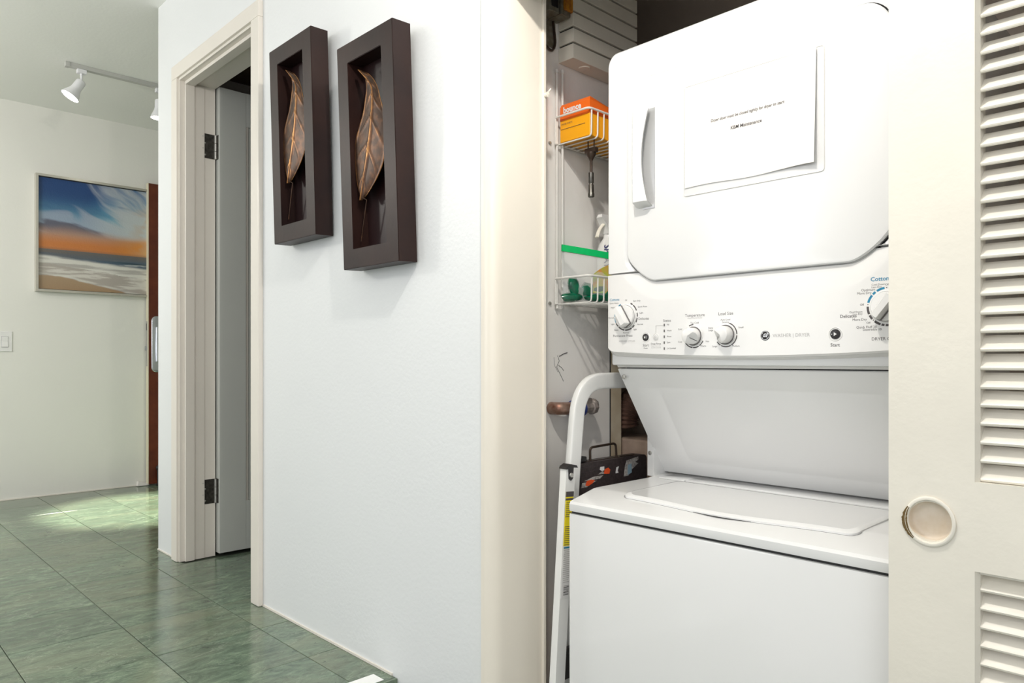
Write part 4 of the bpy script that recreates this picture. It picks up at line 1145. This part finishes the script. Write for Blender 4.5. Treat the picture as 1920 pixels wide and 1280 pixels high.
# ------------------------------------------------------------------ folded step stool
ss = empty('step_stool', (-1.14, 1.45, LOW), 'folded white metal step stool leaning between washer and closet wall', 'step stool')
def rail(pts, x, hw, hd, nm, par=ss):
    """flat rounded bar in the y-z plane"""
    b = MB(); P3 = [Vector((x, p[0], p[1])) for p in pts]
    b.tube(bend(P3, .085, 12), (hd, hw), 24, flat=(1, 0, 0), sq=.35); return b.build(nm, M_ladder, par, 50)
up = rail([(1.257, LOW+.003), (1.335, .60), (1.3590, .7880), (1.775, .7880), (1.775, .60), (1.697, LOW+.003)], -1.168, .0205, .0098, 'handle_frame')
fr = MB(); 
def bar(b, y0, z0, y1, z1, x0, x1, hw):
    d = Vector((y1-y0, z1-z0)).normalized(); nn = Vector((d.y, -d.x))*hw
    b.loops([[(xx, y0-nn.x, z0-nn.y), (xx, y0+nn.x, z0+nn.y), (xx, y1+nn.x, z1+nn.y), (xx, y1-nn.x, z1-nn.y)] for xx in (x0, x1)], True, True, True); return b
f1 = bar(MB(), 1.214, LOW+.003, 1.290, .588, -1.1540, -1.1350, .0160).build('front_rail', M_ladder, ss)
f2 = bar(MB(), 1.654, LOW+.003, 1.730, .588, -1.1540, -1.1350, .0160).build('front_rail', M_ladder, ss)
for dy, fo in ((-.017, f1), (.423, f2)):
    MB().prism([(1.288+dy, .586), (1.291+dy, .592), (1.304+dy, .597), (1.325+dy, .592), (1.329+dy, .586), (1.314+dy, .588), (1.312+dy, .564), (1.305+dy, .558), (1.298+dy, .563), (1.297+dy, .586)], 'x', -1.156, -1.1325).build('end_cap', M_rubber, fo)
    MB().lathe([(0, 0), (.006, 0), (.005, .003), (0, .0035)], (-1.1325, 1.305+dy, .571), 'x', 12).build('rivet', M_nickel, fo, True)
for z in (-.12, .13, .37):
    k = (z-LOW)/(.59-LOW)
    MB().box(-1.1525, -1.1365, 1.216+.074*k, 1.616+.074*k, z-.035, z+.035, bev=.004).build('tread', M_rubber, ss)
# labels on the front rail
def onrail(t0, t1, w0, w1, m, nm, h=.0008, par=f1):
    y0, z0, y1, z1 = 1.214, LOW+.003, 1.290, .588
    d = Vector((y1-y0, z1-z0)); n2 = Vector((d.y, -d.x)).normalized()
    L2 = d.length; d = d.normalized()
    b = MB(); pts_ = []
    for tt, ww in ((t0, w0), (t0, w1), (t1, w1), (t1, w0)):
        p = Vector((y0, z0))+d*tt+n2*ww; pts_.append((p.x, p.y))
    b.prism(pts_, 'x', -1.1349, -1.1349+h); return b.build(nm, m, par)
L2 = math.hypot(.076, .985)
def tz(z): return (z-LOW)/cos(math.atan2(.076, .985))
yl = onrail(tz(.405), tz(.530), -.0135, .0130, M_ylabel, 'yellow_label')
onrail(tz(.518), tz(.530), -.0135, .0130, M_ink, 'label_header', .0012, yl); onrail(tz(.510), tz(.5145), -.0135, .0130, M_ink, 'label_header', .0012, yl)
for i in range(22):
    z = .505-.0046*i
    if 7 < i < 12: continue
    onrail(tz(z-.0013), tz(z), -.012, -.012+.017+.006*random.random(), M_ink, 'label_text', .0011, yl)
wl = onrail(tz(.285), tz(.404), -.0135, .0130, M_wlabel, 'white_label')
onrail(tz(.399), tz(.4025), -.012, .008, M_blue_ink, 'label_text', .0011, wl)
for i in range(17):
    z = .396-.0046*i; onrail(tz(z-.0012), tz(z), -.008-.004*random.random(), .008+.004*random.random(), M_grey_ink, 'label_text', .0011, wl)
for i, (a, w_) in enumerate([(0, .0016), (.003, .0008), (.0055, .002), (.009, .0009), (.0115, .0014), (.0145, .0009), (.017, .0018), (.0205, .0009)]):
    onrail(tz(.292+a), tz(.292+a+w_*.9), -.006, .012, M_ink, 'barcode_bar', .0011, wl)

# lettering and tiny fixings that cannot be picked apart one by one
for o in bpy.data.objects:
    if o.name.split('.')[0] in ('dark_printing', 'grey_printing', 'blue_printing', 'button_icons', 'badge_monogram', 'printed_text', 'white_lettering', 'dark_lettering', 'blue_lettering', 'ribs', 'screws', 'leader_line', 'hinge_knuckle', 'rinse_icon', 'pencil_marks'):
        o['kind'] = 'stuff'
